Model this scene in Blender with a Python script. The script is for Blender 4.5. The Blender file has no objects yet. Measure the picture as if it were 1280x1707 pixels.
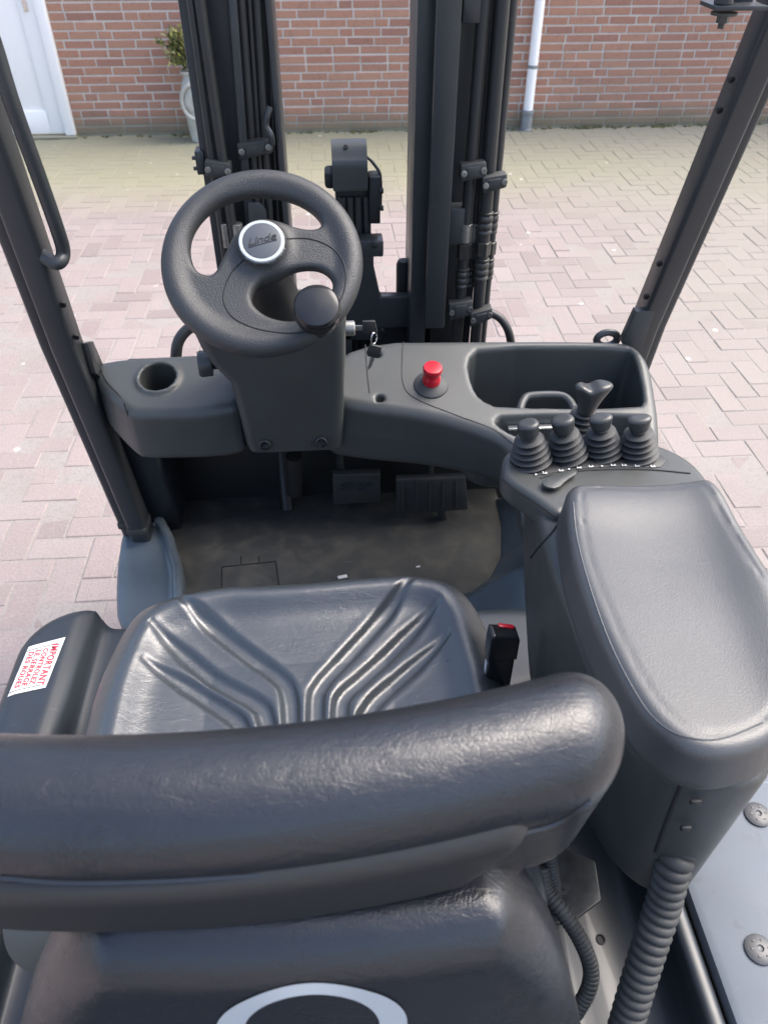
import bpy, bmesh, math, random
import numpy as np
from math import radians, sin, cos, pi, hypot
from mathutils import Vector, Matrix, Euler
random.seed(7); np.random.seed(7)
SC = bpy.context.scene
COL = SC.collection

# ------------------------------------------------------------------ camera, sky, sun, exposure
PITCH, YAW, CAMZ, FPX, CU, CV = radians(40.6), radians(3.8), 1.81, 1282.0, 640.0, 853.5
cam_d = bpy.data.cameras.new('camera'); cam = bpy.data.objects.new('camera', cam_d); COL.objects.link(cam)
cam.location = (0, 0, CAMZ); cam.rotation_euler = (pi/2 - PITCH, 0, -YAW)
cam_d.sensor_fit = 'VERTICAL'; cam_d.sensor_height = 36.0; cam_d.lens = FPX/1707*36.0
cam_d.clip_start = 0.02; cam_d.clip_end = 500
cam_d.dof.use_dof = True; cam_d.dof.focus_distance = 1.15; cam_d.dof.aperture_fstop = 9.0
SC.camera = cam
W = bpy.data.worlds.new('World'); SC.world = W; W.use_nodes = True
SUN_EL, SUN_AZ = radians(56), radians(74)      # azimuth clockwise from +Y
nt = W.node_tree; bgn = nt.nodes['Background']
sky = nt.nodes.new('ShaderNodeTexSky'); sky.sky_type = 'NISHITA'; sky.sun_disc = False
sky.sun_elevation = SUN_EL; sky.sun_rotation = SUN_AZ; sky.dust_density = 4.5; sky.air_density = 0.9; sky.ozone_density = 1.0
nt.links.new(sky.outputs[0], bgn.inputs[0]); bgn.inputs[1].default_value = 0.14
sl = bpy.data.lights.new('sun', 'SUN'); sl.energy = 0.9; sl.angle = radians(40); sl.color = (1, .975, .93)
so = bpy.data.objects.new('sun', sl); COL.objects.link(so)
sd = Vector((sin(SUN_AZ)*cos(SUN_EL), cos(SUN_AZ)*cos(SUN_EL), sin(SUN_EL)))
so.rotation_euler = sd.to_track_quat('Z', 'Y').to_euler(); so.location = (0, -3, 6)
SC.view_settings.view_transform = 'Standard'; SC.view_settings.look = 'None'
SC.view_settings.gamma = 1.0; SC.view_settings.use_curve_mapping = False
SC.view_settings.exposure = 1.88
SC.render.engine = 'CYCLES'

# ------------------------------------------------------------------ measuring helpers (photo pixel -> point on a real plane)
R0 = np.array([cos(YAW), -sin(YAW), 0.]); Y0 = np.array([sin(YAW), cos(YAW), 0.])
FW = Y0*cos(PITCH) + np.array([0, 0, -sin(PITCH)]); UP = Y0*sin(PITCH) + np.array([0, 0, cos(PITCH)])
CAM = np.array([0, 0, CAMZ])
def ray(u, v): return FW + (u-CU)/FPX*R0 + (CV-v)/FPX*UP
def pz(u, v, z): d = ray(u, v); return CAM + d*((z-CAMZ)/d[2])
def py(u, v, y): d = ray(u, v); return CAM + d*(y/d[1])
def px(u, v, x): d = ray(u, v); return CAM + d*(x/d[0])
def pp(u, v, n, p0):
    d = ray(u, v); n = np.asarray(n, float); return CAM + d*((n@(np.asarray(p0)-CAM))/(n@d))
def xy(pts, z): return [tuple(pz(u, v, z)[:2]) for u, v in pts]

# ------------------------------------------------------------------ objects
def link(o, parent=None):
    COL.objects.link(o)
    if parent is not None:
        o.parent = parent
        o.matrix_parent_inverse = Matrix.Translation(-ROOTLOC[parent.name]) if parent.name in ROOTLOC else Matrix()
    return o
ROOTLOC = {}
def thing(name, label, cat, loc=(0, 0, 0), group=None, kind=None):
    o = bpy.data.objects.new(name, None); o.location = loc; o.empty_display_size = .05
    COL.objects.link(o); ROOTLOC[o.name] = Vector(loc)
    tag(o, label, cat, group, kind); return o
def tag(o, label=None, cat=None, group=None, kind=None):
    if label: o['label'] = label
    if cat: o['category'] = cat
    if group: o['group'] = group
    if kind: o['kind'] = kind
    return o
def mesh_from(name, V, Fc, sharp=40):
    me = bpy.data.meshes.new(name); me.from_pydata([tuple(map(float, v)) for v in V], [], [tuple(map(int, f)) for f in Fc])
    me.validate(); finish(me, sharp); return me
def finish(me, sharp=40):
    me.polygons.foreach_set('use_smooth', [True]*len(me.polygons))
    if sharp: me.set_sharp_from_angle(angle=radians(sharp))
    me.update()
def obj(name, me, mat, parent=None, label=None):
    o = bpy.data.objects.new(name, me)
    if mat is not None:
        me.materials.clear(); me.materials.append(mat)
    link(o, parent)
    if label: o['label'] = label
    return o

class MB:
    """collects shapes into one mesh"""
    def __init__(s): s.V = []; s.F = []
    def add(s, V, F):
        b = len(s.V); s.V += [tuple(v) for v in V]; s.F += [tuple(i+b for i in f) for f in F]; return s
    def box(s, c, size, rot=None, bev=0.003):
        bm = bmesh.new(); bmesh.ops.create_cube(bm, size=1)
        bmesh.ops.scale(bm, vec=Vector(size), verts=bm.verts)
        if bev: bmesh.ops.bevel(bm, geom=bm.edges[:], offset=min(bev, min(size)*.45), segments=2, affect='EDGES', profile=.5)
        M = Matrix.Translation(Vector(c)) @ (rot.to_4x4() if rot is not None else Matrix())
        bm.transform(M); s.frombm(bm); return s
    def frombm(s, bm):
        bm.verts.index_update(); s.add([v.co[:] for v in bm.verts], [[v.index for v in f.verts] for f in bm.faces]); bm.free()
    def prism(s, pts, vec, bev=0.0, seg=2):
        """polygon of 3D points pushed along vec"""
        bm = bmesh.new(); vs = [bm.verts.new(p) for p in pts]; f = bm.faces.new(vs)
        r = bmesh.ops.extrude_face_region(bm, geom=[f])
        bmesh.ops.translate(bm, vec=Vector(vec), verts=[g for g in r['geom'] if isinstance(g, bmesh.types.BMVert)])
        bmesh.ops.recalc_face_normals(bm, faces=bm.faces)
        if bev: bmesh.ops.bevel(bm, geom=bm.edges[:], offset=bev, segments=seg, affect='EDGES', profile=.5, clamp_overlap=True)
        s.frombm(bm); return s
    def tube(s, path, r, seg=12, caps=True, closed=False):
        P = [Vector(p) for p in path]; n = len(P); R = r if hasattr(r, '__len__') else [r]*n
        T = []
        for i in range(n):
            a = P[(i-1) % n] if (closed or i > 0) else P[i]; b = P[(i+1) % n] if (closed or i < n-1) else P[i]
            T.append((b-a).normalized())
        N = T[0].orthogonal().normalized(); V = []; 
        for i in range(n):
            N = (N - T[i]*N.dot(T[i])).normalized(); B = T[i].cross(N)
            for k in range(seg):
                t = 2*pi*k/seg; V.append(P[i] + (N*cos(t)+B*sin(t))*R[i])
        F = []
        for i in range(n if closed else n-1):
            j = (i+1) % n
            for k in range(seg): F.append((i*seg+k, i*seg+(k+1) % seg, j*seg+(k+1) % seg, j*seg+k))
        if caps and not closed: F += [tuple(range(seg))[::-1], tuple((n-1)*seg+k for k in range(seg))]
        return s.add(V, F)
    def lathe(s, prof, origin, axis, seg=32, ref=None):
        """prof: (radius, height) pairs along axis"""
        A = Vector(axis).normalized(); X = (Vector(ref) - A*A.dot(Vector(ref))).normalized() if ref is not None else A.orthogonal().normalized()
        Yv = A.cross(X); O = Vector(origin); V = []; F = []
        for r, h in prof:
            for k in range(seg):
                t = 2*pi*k/seg; V.append(O + A*h + (X*cos(t)+Yv*sin(t))*max(r, 1e-5))
        for i in range(len(prof)-1):
            for k in range(seg): F.append((i*seg+k, i*seg+(k+1) % seg, (i+1)*seg+(k+1) % seg, (i+1)*seg+k))
        F += [tuple(range(seg))[::-1], tuple((len(prof)-1)*seg+k for k in range(seg))]
        return s.add(V, F)
    def build(s, name, mat, parent=None, sharp=40, label=None):
        return obj(name, mesh_from(name, s.V, s.F, sharp), mat, parent, label)

def spline(pts, n=8, closed=False):
    P = [np.asarray(p, float) for p in pts]; out = []; m = len(P)
    for i in range(m if closed else m-1):
        p1, p2 = P[i], P[(i+1) % m]
        p0 = P[(i-1) % m] if (closed or i > 0) else 2*p1-p2
        p3 = P[(i+2) % m] if (closed or i+2 < m) else 2*p2-p1
        for k in range(n):
            t = k/n
            out.append(.5*((2*p1)+(-p0+p2)*t+(2*p0-5*p1+4*p2-p3)*t*t+(-p0+3*p1-3*p2+p3)*t**3))
    if not closed: out.append(P[-1])
    return out
def chaikin(pts, it=2):
    P = [np.asarray(p, float) for p in pts]
    for _ in range(it):
        Q = []
        for i in range(len(P)):
            a, b = P[i], P[(i+1) % len(P)]; Q += [a*.75+b*.25, a*.25+b*.75]
        P = Q
    return [tuple(p) for p in P]

# ------------------------------------------------------------------ signed distance shapes, meshed by surface nets
def sdpoly(x, y, poly):
    P = np.asarray(poly, float); n = len(P)
    d = np.full(np.broadcast(x, y).shape, 1e9); sgn = np.ones_like(d)
    for i in range(n):
        a, b = P[i], P[i-1]; ex, ey = b[0]-a[0], b[1]-a[1]; wx, wy = x-a[0], y-a[1]
        t = np.clip((wx*ex+wy*ey)/(ex*ex+ey*ey+1e-12), 0, 1)
        d = np.minimum(d, (wx-ex*t)**2+(wy-ey*t)**2)
        c1 = y >= a[1]; c2 = y < b[1]; c3 = ex*wy > ey*wx
        flip = (c1 & c2 & c3) | (~c1 & ~c2 & ~c3); sgn = np.where(flip, -sgn, sgn)
    return np.sqrt(d)*sgn
def sdline(x, y, pts):
    d = None
    for a, b in zip(pts[:-1], pts[1:]):
        ex, ey = b[0]-a[0], b[1]-a[1]; wx, wy = x-a[0], y-a[1]
        t = np.clip((wx*ex+wy*ey)/(ex*ex+ey*ey+1e-12), 0, 1); q = (wx-ex*t)**2+(wy-ey*t)**2
        d = q if d is None else np.minimum(d, q)
    return np.sqrt(d)
def smin(a, b, k): h = np.clip(.5+.5*(b-a)/k, 0, 1); return b+(a-b)*h-k*h*(1-h)
def smax(a, b, k): return -smin(-a, -b, k)
def extr(d2, w, r):          # 2D distance d2, distance along the axis w (negative inside), rounded r
    a, b = d2+r, w+r
    return np.minimum(np.maximum(a, b), 0)+np.sqrt(np.maximum(a, 0)**2+np.maximum(b, 0)**2)-r
def slab(v, a, b): return np.abs(v-(a+b)/2)-(b-a)/2
def rbox(X, Y, Z, a, b, r):
    c = [(p+q)/2 for p, q in zip(a, b)]; h = [(q-p)/2-r for p, q in zip(a, b)]
    qx, qy, qz = np.abs(X-c[0])-h[0], np.abs(Y-c[1])-h[1], np.abs(Z-c[2])-h[2]
    return np.sqrt(np.maximum(qx, 0)**2+np.maximum(qy, 0)**2+np.maximum(qz, 0)**2)+np.minimum(np.maximum(np.maximum(qx, qy), qz), 0)-r
def nets(name, f, lo, hi, h, frame=None, sharp=0):
    ax = [np.arange(a-2*h, b+2.5*h, h) for a, b in zip(lo, hi)]
    X, Y, Z = ax[0][:, None, None], ax[1][None, :, None], ax[2][None, None, :]
    D = np.broadcast_to(f(X, Y, Z), (len(ax[0]), len(ax[1]), len(ax[2]))).astype(float)
    ins = D < 0; nx, ny, nz = D.shape
    cnt = sum(ins[i:nx-1+i, j:ny-1+j, k:nz-1+k].astype(np.int8) for i in (0, 1) for j in (0, 1) for k in (0, 1))
    act = (cnt > 0) & (cnt < 8); I = np.argwhere(act); idx = np.full(act.shape, -1); idx[act] = np.arange(len(I))
    cs = [(i, j, k) for i in (0, 1) for j in (0, 1) for k in (0, 1)]
    v = {c: D[I[:, 0]+c[0], I[:, 1]+c[1], I[:, 2]+c[2]] for c in cs}
    pos = np.zeros((len(I), 3)); num = np.zeros(len(I))
    for a in cs:
        for k in range(3):
            if a[k]: continue
            b = list(a); b[k] = 1; b = tuple(b); da, db = v[a], v[b]; cr = (da < 0) != (db < 0)
            t = np.where(cr, da/np.where(cr, da-db, 1), 0)
            p = np.array(a, float)[None, :].repeat(len(I), 0); p[:, k] += t
            pos += p*cr[:, None]; num += cr
    P = (I+pos/num[:, None])*h+np.array([a[0] for a in ax])
    Q = []
    for k in range(3):
        k1, k2 = (k+1) % 3, (k+2) % 3
        s0 = [slice(None)]*3; s1 = [slice(None)]*3; s0[k] = slice(0, -1); s1[k] = slice(1, None)
        A, B = ins[tuple(s0)], ins[tuple(s1)]; E = np.argwhere(A != B)
        ok = (E[:, k1] > 0) & (E[:, k2] > 0) & (E[:, k1] < D.shape[k1]-1) & (E[:, k2] < D.shape[k2]-1); E = E[ok]
        fl = A[tuple(E.T)]
        def cell(o1, o2):
            e = E.copy(); e[:, k1] -= o1; e[:, k2] -= o2; return idx[tuple(e.T)]
        q = np.stack([cell(1, 1), cell(0, 1), cell(0, 0), cell(1, 0)], 1)
        q[~fl] = q[~fl][:, ::-1]; Q.append(q)
    Q = np.concatenate(Q)
    if frame is not None:
        O, M = frame; P = np.asarray(O)+P@np.asarray(M)       # rows of M = local axes in world
    me = bpy.data.meshes.new(name); me.vertices.add(len(P)); me.vertices.foreach_set('co', P.ravel())
    me.loops.add(len(Q)*4); me.loops.foreach_set('vertex_index', Q.ravel().astype(np.int32))
    me.polygons.add(len(Q)); me.polygons.foreach_set('loop_start', np.arange(0, len(Q)*4, 4, dtype=np.int32))
    me.update(calc_edges=True); me.validate(); finish(me, sharp); return me

from mathutils.bvhtree import BVHTree
_bvh = {}
def on(objs, u, v, lift=0.):
    """the point of the photo pixel on a built part's own surface"""
    best = None
    for o in objs if isinstance(objs, (list, tuple)) else [objs]:
        if o.name not in _bvh:
            me = o.data; _bvh[o.name] = BVHTree.FromPolygons([v_.co[:] for v_ in me.vertices], [p.vertices[:] for p in me.polygons])
        d = Vector(ray(u, v)).normalized(); h = _bvh[o.name].ray_cast(Vector(CAM), d)
        if h[0] is not None and (best is None or h[3] < best[1]): n = h[1] if h[1].dot(d) < 0 else -h[1]; best = (h[0]+n*lift, h[3])
    return best[0] if best else None
def trace(name, objs, pts, r, parent, m='seam', n=14, lift=.0):
    P = []
    for q in spline([(u, v, 0) for u, v in pts], n):
        p = on(objs, q[0], q[1], lift)
        if p is not None: P.append(p)
    b = MB(); b.tube(P, r, 6); return b.build(name, M[m], parent)

# ------------------------------------------------------------------ materials
def mat(name, col, rough=.5, metal=0., spec=.5, coat=0., noise=None, bump=None, dirt=None, leather=0., rvar=0., wear=0.):
    """noise=(scale, amount) tone variation; bump=(scale, strength, dist); dirt=(colour, scale, lo, hi)"""
    m = bpy.data.materials.new(name); m.use_nodes = True; t = m.node_tree; n = t.nodes; L = t.links
    b = n['Principled BSDF']; b.inputs['Base Color'].default_value = (*col, 1); b.inputs['Roughness'].default_value = rough
    b.inputs['Metallic'].default_value = metal; b.inputs['Specular IOR Level'].default_value = spec
    b.inputs['Coat Weight'].default_value = coat; b.inputs['Coat Roughness'].default_value = .08
    tc = n.new('ShaderNodeTexCoord'); src = tc.outputs['Object']; cur = None
    def nz(scale, detail=4, dist=0., rough=.55):
        q = n.new('ShaderNodeTexNoise'); q.inputs['Scale'].default_value = scale; q.inputs['Detail'].default_value = detail
        q.inputs['Distortion'].default_value = dist; q.inputs['Roughness'].default_value = rough; L.new(src, q.inputs['Vector']); return q
    def ramp(fac, lo, hi, c0=(0, 0, 0, 1), c1=(1, 1, 1, 1)):
        r = n.new('ShaderNodeValToRGB'); r.color_ramp.elements[0].position = lo; r.color_ramp.elements[1].position = hi
        r.color_ramp.elements[0].color = c0; r.color_ramp.elements[1].color = c1; L.new(fac, r.inputs[0]); return r
    def mix(fac, a, c):
        x = n.new('ShaderNodeMix'); x.data_type = 'RGBA'; L.new(fac, x.inputs[0])
        for s_, v_ in ((6, a), (7, c)):
            if isinstance(v_, tuple): x.inputs[s_].default_value = (*v_[:3], 1)
            else: L.new(v_, x.inputs[s_])
        return x.outputs[2]
    if noise:
        q = nz(noise[0]); k = noise[1]; r = ramp(q.outputs[0], .3, .7)
        cur = mix(r.outputs[0], tuple(c*(1-k) for c in col), tuple(min(1, c*(1+k)) for c in col))
    if dirt:
        q = nz(dirt[1], 6, .6); r = ramp(q.outputs[0], dirt[2], dirt[3]); cur = mix(r.outputs[0], cur if cur is not None else col, dirt[0])
        rr = n.new('ShaderNodeMath'); rr.operation = 'MULTIPLY_ADD'; L.new(r.outputs[0], rr.inputs[0]); rr.inputs[1].default_value = .3; rr.inputs[2].default_value = rough
        L.new(rr.outputs[0], b.inputs['Roughness'])
    if wear:      # dust film and fine scratches
        d1 = nz(7, 7, .4, .7); r1 = ramp(d1.outputs[0], .50, .80); k1 = n.new('ShaderNodeMath'); k1.operation = 'MULTIPLY'; L.new(r1.outputs[0], k1.inputs[0]); k1.inputs[1].default_value = min(.5, .22*wear)
        cur = mix(k1.outputs[0], cur if cur is not None else col, tuple(min(1, c*1.3+.06) for c in col))
        mp0 = n.new('ShaderNodeMapping'); mp0.inputs['Scale'].default_value = (14, 120, 60); mp0.inputs['Rotation'].default_value = (.2, .3, .7); L.new(src, mp0.inputs[0])
        s0 = n.new('ShaderNodeTexNoise'); s0.inputs['Scale'].default_value = 1.4; s0.inputs['Detail'].default_value = 4; s0.inputs['Distortion'].default_value = .4; L.new(mp0.outputs[0], s0.inputs['Vector'])
        r2 = ramp(s0.outputs[0], .70, .74); k2 = n.new('ShaderNodeMath'); k2.operation = 'MULTIPLY'; L.new(r2.outputs[0], k2.inputs[0]); k2.inputs[1].default_value = .45*min(1, wear)
        cur = mix(k2.outputs[0], cur, tuple(min(1, c*1.6+.05) for c in col))
    if cur is not None: L.new(cur, b.inputs['Base Color'])
    if rvar:
        q = nz(9, 5, .8); rr = n.new('ShaderNodeMapRange'); L.new(q.outputs[0], rr.inputs[0]); rr.inputs[1].default_value = .3; rr.inputs[2].default_value = .7
        rr.inputs[3].default_value = rough-rvar; rr.inputs[4].default_value = rough+rvar; L.new(rr.outputs[0], b.inputs['Roughness'])
    nrm = None
    def addbump(h, s_, d):
        nonlocal nrm
        bp = n.new('ShaderNodeBump'); bp.inputs['Strength'].default_value = s_; bp.inputs['Distance'].default_value = d; L.new(h, bp.inputs['Height'])
        if nrm is not None: L.new(nrm, bp.inputs['Normal'])
        nrm = bp.outputs[0]
    if leather:
        w = nz(22, 3); ad = n.new('ShaderNodeVectorMath'); ad.operation = 'MULTIPLY_ADD'; L.new(w.outputs[1], ad.inputs[0])
        ad.inputs[1].default_value = (.05, .05, .05); L.new(src, ad.inputs[2])
        v = n.new('ShaderNodeTexVoronoi'); v.feature = 'DISTANCE_TO_EDGE'; v.inputs['Scale'].default_value = 300; L.new(ad.outputs[0], v.inputs['Vector'])
        r = ramp(v.outputs['Distance'], .0, .12); addbump(r.outputs[0], .22*leather, .0006)
        w2 = nz(26, 5, 1.2, .55); addbump(w2.outputs[0], .10*leather, .0020)
        mp = n.new('ShaderNodeMapping'); mp.inputs['Scale'].default_value = (9, 38, 30); mp.inputs['Rotation'].default_value = (0, 0, .5); L.new(src, mp.inputs[0])
        w3 = n.new('ShaderNodeTexNoise'); w3.inputs['Scale'].default_value = 2.2; w3.inputs['Detail'].default_value = 5; w3.inputs['Distortion'].default_value = 1.1; L.new(mp.outputs[0], w3.inputs['Vector'])
        r3 = ramp(w3.outputs[0], .47, .51); addbump(r3.outputs[0], .20*leather, .001)
    if bump: addbump(nz(bump[0], 3).outputs[0], bump[1], bump[2])
    if nrm is not None: L.new(nrm, b.inputs['Normal'])
    return m
M = {}
M['plastic'] = mat('moulded_plastic', (.046, .050, .049), .40, noise=(5, .12), bump=(700, .3, .0006), rvar=.07, wear=.5)
M['plastic_dark'] = mat('dark_plastic', (.018, .019, .020), .5, bump=(600, .2, .0005))
M['rubber'] = mat('rubber', (.034, .036, .036), .6, noise=(30, .2), bump=(300, .15, .0005), wear=.3)
M['knob'] = mat('knob_plastic', (.032, .034, .034), .36, wear=.3)
M['gloss_black'] = mat('gloss_black', (.010, .011, .012), .16, noise=(20, .3), rvar=.08, wear=.5)
M['leather'] = mat('leather', (.030, .036, .042), .31, spec=.9, leather=.7, rvar=.06)
M['leather_back'] = mat('back_leather', (.012, .014, .018), .28, spec=.65, leather=.8, rvar=.06)  # seat leather darkened: shade on the rear of the seat put into its colour
M['wheel'] = mat('grained_rim', (.030, .032, .033), .42, bump=(520, .7, .0014), rvar=.06)
M['wheel_panel'] = mat('smooth_panel', (.07, .078, .088), .36)
M['pad'] = mat('armrest_pad', (.052, .054, .055), .40, spec=.75, noise=(3, .1), bump=(800, .45, .0008), rvar=.05, wear=.5)
M['paint'] = mat('dark_paint', (.013, .018, .024), .46, coat=.12, noise=(4, .2), rvar=.08, wear=.6)
M['paint_dull'] = mat('dull_paint', (.080, .100, .115), .36, noise=(6, .25), rvar=.08, wear=.6)
M['silver'] = mat('silver_paint', (.105, .124, .146), .5, noise=(14, .06), rvar=.1, dirt=((.085, .095, .11), 40, .62, .75), wear=.8, spec=.3)
M['disc'] = mat('plug_plastic', (.055, .058, .062), .45, bump=(90, .5, .001))
M['mast'] = mat('mast_paint', (.030, .034, .037), .40, noise=(3, .15), rvar=.08, wear=.5)
M['mast_dark'] = mat('mast_dark', (.010, .011, .012), .6)
M['hose'] = mat('hose_rubber', (.024, .025, .025), .48, bump=(400, .2, .0004), wear=.4)
M['steel'] = mat('steel', (.30, .30, .28), .38, metal=.8, noise=(60, .25))
M['fitting'] = mat('fitting', (.06, .06, .056), .42, metal=.5, noise=(60, .3))
M['chrome'] = mat('bright_metal', (.70, .71, .70), .22, metal=.9)
M['floor'] = mat('floor_rubber', (.042, .044, .043), .6, dirt=((.105, .10, .082), 16, .45, .85), bump=(60, .25, .001), wear=1.2)
M['red'] = mat('red_plastic', (.42, .010, .022), .3)
M['white_plastic'] = mat('white_pvc', (.86, .86, .85), .35)
M['grey_pvc'] = mat('grey_pvc', (.20, .215, .225), .45, noise=(20, .15))
M['white_print'] = mat('white_print', (.62, .62, .60), .5)
M['ring_grey'] = mat('ring_grey', (.42, .45, .45), .4)
M['emblem'] = mat('pale_print', (.44, .47, .49), .55, bump=(300, .2, .0005))
M['red_print'] = mat('red_print', (.50, .03, .05), .5)
M['blue_print'] = mat('blue_print', (.02, .026, .045), .5)
M['seam'] = mat('seam_gap', (.008, .009, .010), .7)
M['pot'] = mat('pot_glaze', (.40, .40, .36), .5, noise=(9, .15), dirt=((.20, .21, .15), 6, .55, .75))
M['paper'] = mat('paper', (.6, .6, .58), .7)
M['tyre'] = mat('tyre_rubber', (.015, .015, .015), .8)
def stone_mat(name, base, var, dirtc, lo, hi, moss, brick=False):
    m = bpy.data.materials.new(name); m.use_nodes = True; t = m.node_tree; n = t.nodes; L = t.links; b = n['Principled BSDF']
    b.inputs['Roughness'].default_value = .85
    g = n.new('ShaderNodeNewGeometry'); oi = n.new('ShaderNodeObjectInfo')
    ad = n.new('ShaderNodeMath'); L.new(oi.outputs['Random'], ad.inputs[0]); L.new(g.outputs['Random Per Island'], ad.inputs[1])
    fr = n.new('ShaderNodeMath'); fr.operation = 'FRACT'; L.new(ad.outputs[0], fr.inputs[0])
    r = n.new('ShaderNodeValToRGB'); e = r.color_ramp.elements
    e[0].position = 0; e[0].color = (*var[0], 1); e[1].position = 1; e[1].color = (*var[-1], 1)
    for i, c in enumerate(var[1:-1]):
        q = e.new((i+1)/(len(var)-1)); q.color = (*c, 1)
    L.new(fr.outputs[0], r.inputs[0]); cur = r.outputs[0]
    def nz(scale, detail=5, dist=0.):
        q = n.new('ShaderNodeTexNoise'); q.inputs['Scale'].default_value = scale; q.inputs['Detail'].default_value = detail; q.inputs['Distortion'].default_value = dist
        L.new(g.outputs['Position'], q.inputs['Vector']); return q.outputs[0]
    def rmp(f, a, c):
        q = n.new('ShaderNodeMapRange'); L.new(f, q.inputs[0]); q.inputs[1].default_value = a; q.inputs[2].default_value = c; return q.outputs[0]
    def mul(a, c):
        q = n.new('ShaderNodeMath'); q.operation = 'MULTIPLY'; L.new(a, q.inputs[0])
        if hasattr(c, 'links'): L.new(c, q.inputs[1])
        else: q.inputs[1].default_value = c
        return q.outputs[0]
    def mix(f, a, c):
        x = n.new('ShaderNodeMix'); x.data_type = 'RGBA'; L.new(f, x.inputs[0]); L.new(a, x.inputs[6]); x.inputs[7].default_value = (*c, 1); return x.outputs[2]
    cur = mix(mul(rmp(nz(2.2, 6), lo, hi), .75), cur, dirtc); cur = mix(mul(rmp(nz(.55, 5), .45, .7), .35), cur, dirtc); cur = mix(mul(rmp(nz(28, 5), .55, .7), .35), cur, tuple(c*.8 for c in base))
    cur = mix(mul(rmp(nz(160, 3), .50, .72), .35), cur, tuple(min(1, c*1.5) for c in base))
    cur = mix(mul(rmp(nz(110, 3), .52, .70), .35), cur, tuple(c*.55 for c in base))
    sx = n.new('ShaderNodeSeparateXYZ'); L.new(g.outputs['Position'], sx.inputs[0])
    for ax, a, c, colr, amt, sc in moss:
        q = n.new('ShaderNodeMath'); q.operation = 'MULTIPLY_ADD'; L.new(nz(sc, 5), q.inputs[0]); q.inputs[1].default_value = (c-a)*1.2; L.new(sx.outputs[ax], q.inputs[2])
        cur = mix(mul(rmp(q.outputs[0], a+(c-a)*.6, c+(c-a)*.6), amt), cur, colr)
    if not brick:     # pale droppings and cement specks
        v = n.new('ShaderNodeTexVoronoi'); v.inputs['Scale'].default_value = 5.5; v.inputs['Randomness'].default_value = 1; L.new(g.outputs['Position'], v.inputs['Vector'])
        cur = mix(mul(rmp(v.outputs['Distance'], .085, .05), mul(rmp(nz(.9, 2), .5, .6), .8)), cur, (.75, .72, .68))
    L.new(cur, b.inputs['Base Color'])
    bp = n.new('ShaderNodeBump'); bp.inputs['Strength'].default_value = .5; bp.inputs['Distance'].default_value = .003; L.new(nz(140, 4), bp.inputs['Height']); L.new(bp.outputs[0], b.inputs['Normal'])
    return m
PV = [(0.220, 0.179, 0.172), (0.245, 0.204, 0.195), (0.211, 0.175, 0.169), (0.235, 0.197, 0.186), (0.227, 0.187, 0.181), (0.250, 0.215, 0.205), (0.180, 0.148, 0.141), (0.204, 0.163, 0.159)]
MOSS_PV = [(1, 5.0, 5.9, (.235, .228, .150), .88, .9), (1, 6.55, 7.1, (.20, .195, .135), .8, 3.0), (0, .6, 2.6, (.215, .206, .172), .65, .8)]
M['paver'] = stone_mat('paver', (.25, .215, .21), PV, (.19, .165, .155), .52, .75, MOSS_PV)
M['joint'] = stone_mat('joint_sand', (.20, .185, .165), [(.205, .185, .178), (.265, .245, .232)], (.20, .175, .16), .45, .7, MOSS_PV)
BR = [(0.387, 0.207, 0.137), (0.361, 0.184, 0.127), (0.412, 0.230, 0.154), (0.374, 0.207, 0.141), (0.393, 0.205, 0.135), (0.342, 0.187, 0.131), (0.356, 0.177, 0.125), (0.289, 0.150, 0.113)]
M['brick'] = stone_mat('brick', (.24, .12, .095), BR, (.30, .19, .14), .6, .8, [(2, .20, .04, (.15, .148, .10), .8, 2.5)], True)
M['mortar'] = stone_mat('mortar', (.50, .47, .43), [(.47, .44, .40), (.54, .51, .47)], (.38, .35, .32), .5, .75, [(2, .20, .04, (.17, .17, .115), .85, 2.5)], True)

# ================================================================== SETTING: paving
def paver_mesh(L_, W_, H_):
    b = .004; V = []; F = []
    for (l, w, z) in ((L_, W_, -H_), (L_, W_, -b), (L_-2*b, W_-2*b, 0)):
        V += [(-l/2, -w/2, z), (l/2, -w/2, z), (l/2, w/2, z), (-l/2, w/2, z)]
    for r in (0, 4):
        for k in range(4): F.append((r+k, r+(k+1) % 4, r+4+(k+1) % 4, r+4+k))
    F.append((8, 9, 10, 11)); return V, F
UW = .104
gnd = MB(); gnd.add([(-120, -120, -.03), (120, -120, -.03), (120, 120, -.03), (-120, 120, -.03)], [(0, 1, 2, 3)])
ground = gnd.build('ground', M['joint'], None, 0); tag(ground, kind='structure')
bed = MB(); bed.add([(-7, -3.5, -.0028), (8, -3.5, -.0028), (8, 7.12, -.0028), (-7, 7.12, -.0028)], [(0, 1, 2, 3)])
pav = bed.build('pavement', M['joint'], None, 0); tag(pav, kind='structure')
anchor = pz(42, 934, 0)
cells = []
for a in range(-110, 110):
    for b in range(-60, 60):
        x, y = a+2*b, a-2*b
        for (cx, cy, hz) in ((x+1, y+.5, True), (x+.5, y+2, False)):
            wx, wy = anchor[0]+cx*UW, anchor[1]+cy*UW
            if -6.5 < wx < 7.5 and -3 < wy < 7.10: cells.append((wx, wy, hz))
def project(p):
    q = np.asarray(p)-CAM; w = q@FW
    return (CU+FPX*(q@R0)/w, CV-FPX*(q@UP)/w, w) if w > .05 else (1e6, 1e6, w)
def hidden(u, v):     # behind the truck as a whole
    if u < -10 or u > 1290 or v < 0 or v > 1715: return True
    if 690 < u < 840 and v < 570: return True
    if 310 < u < 465 and v < 570: return True
    if v > 600 and 180 < u < 1080: return True
    if v > 880 and 120 < u < 1290 - max(0, (1000-v)): return True
    return v > 1230 or (u > 200 and v > 800 and u < 1190)
vis = []
rest = []
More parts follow.
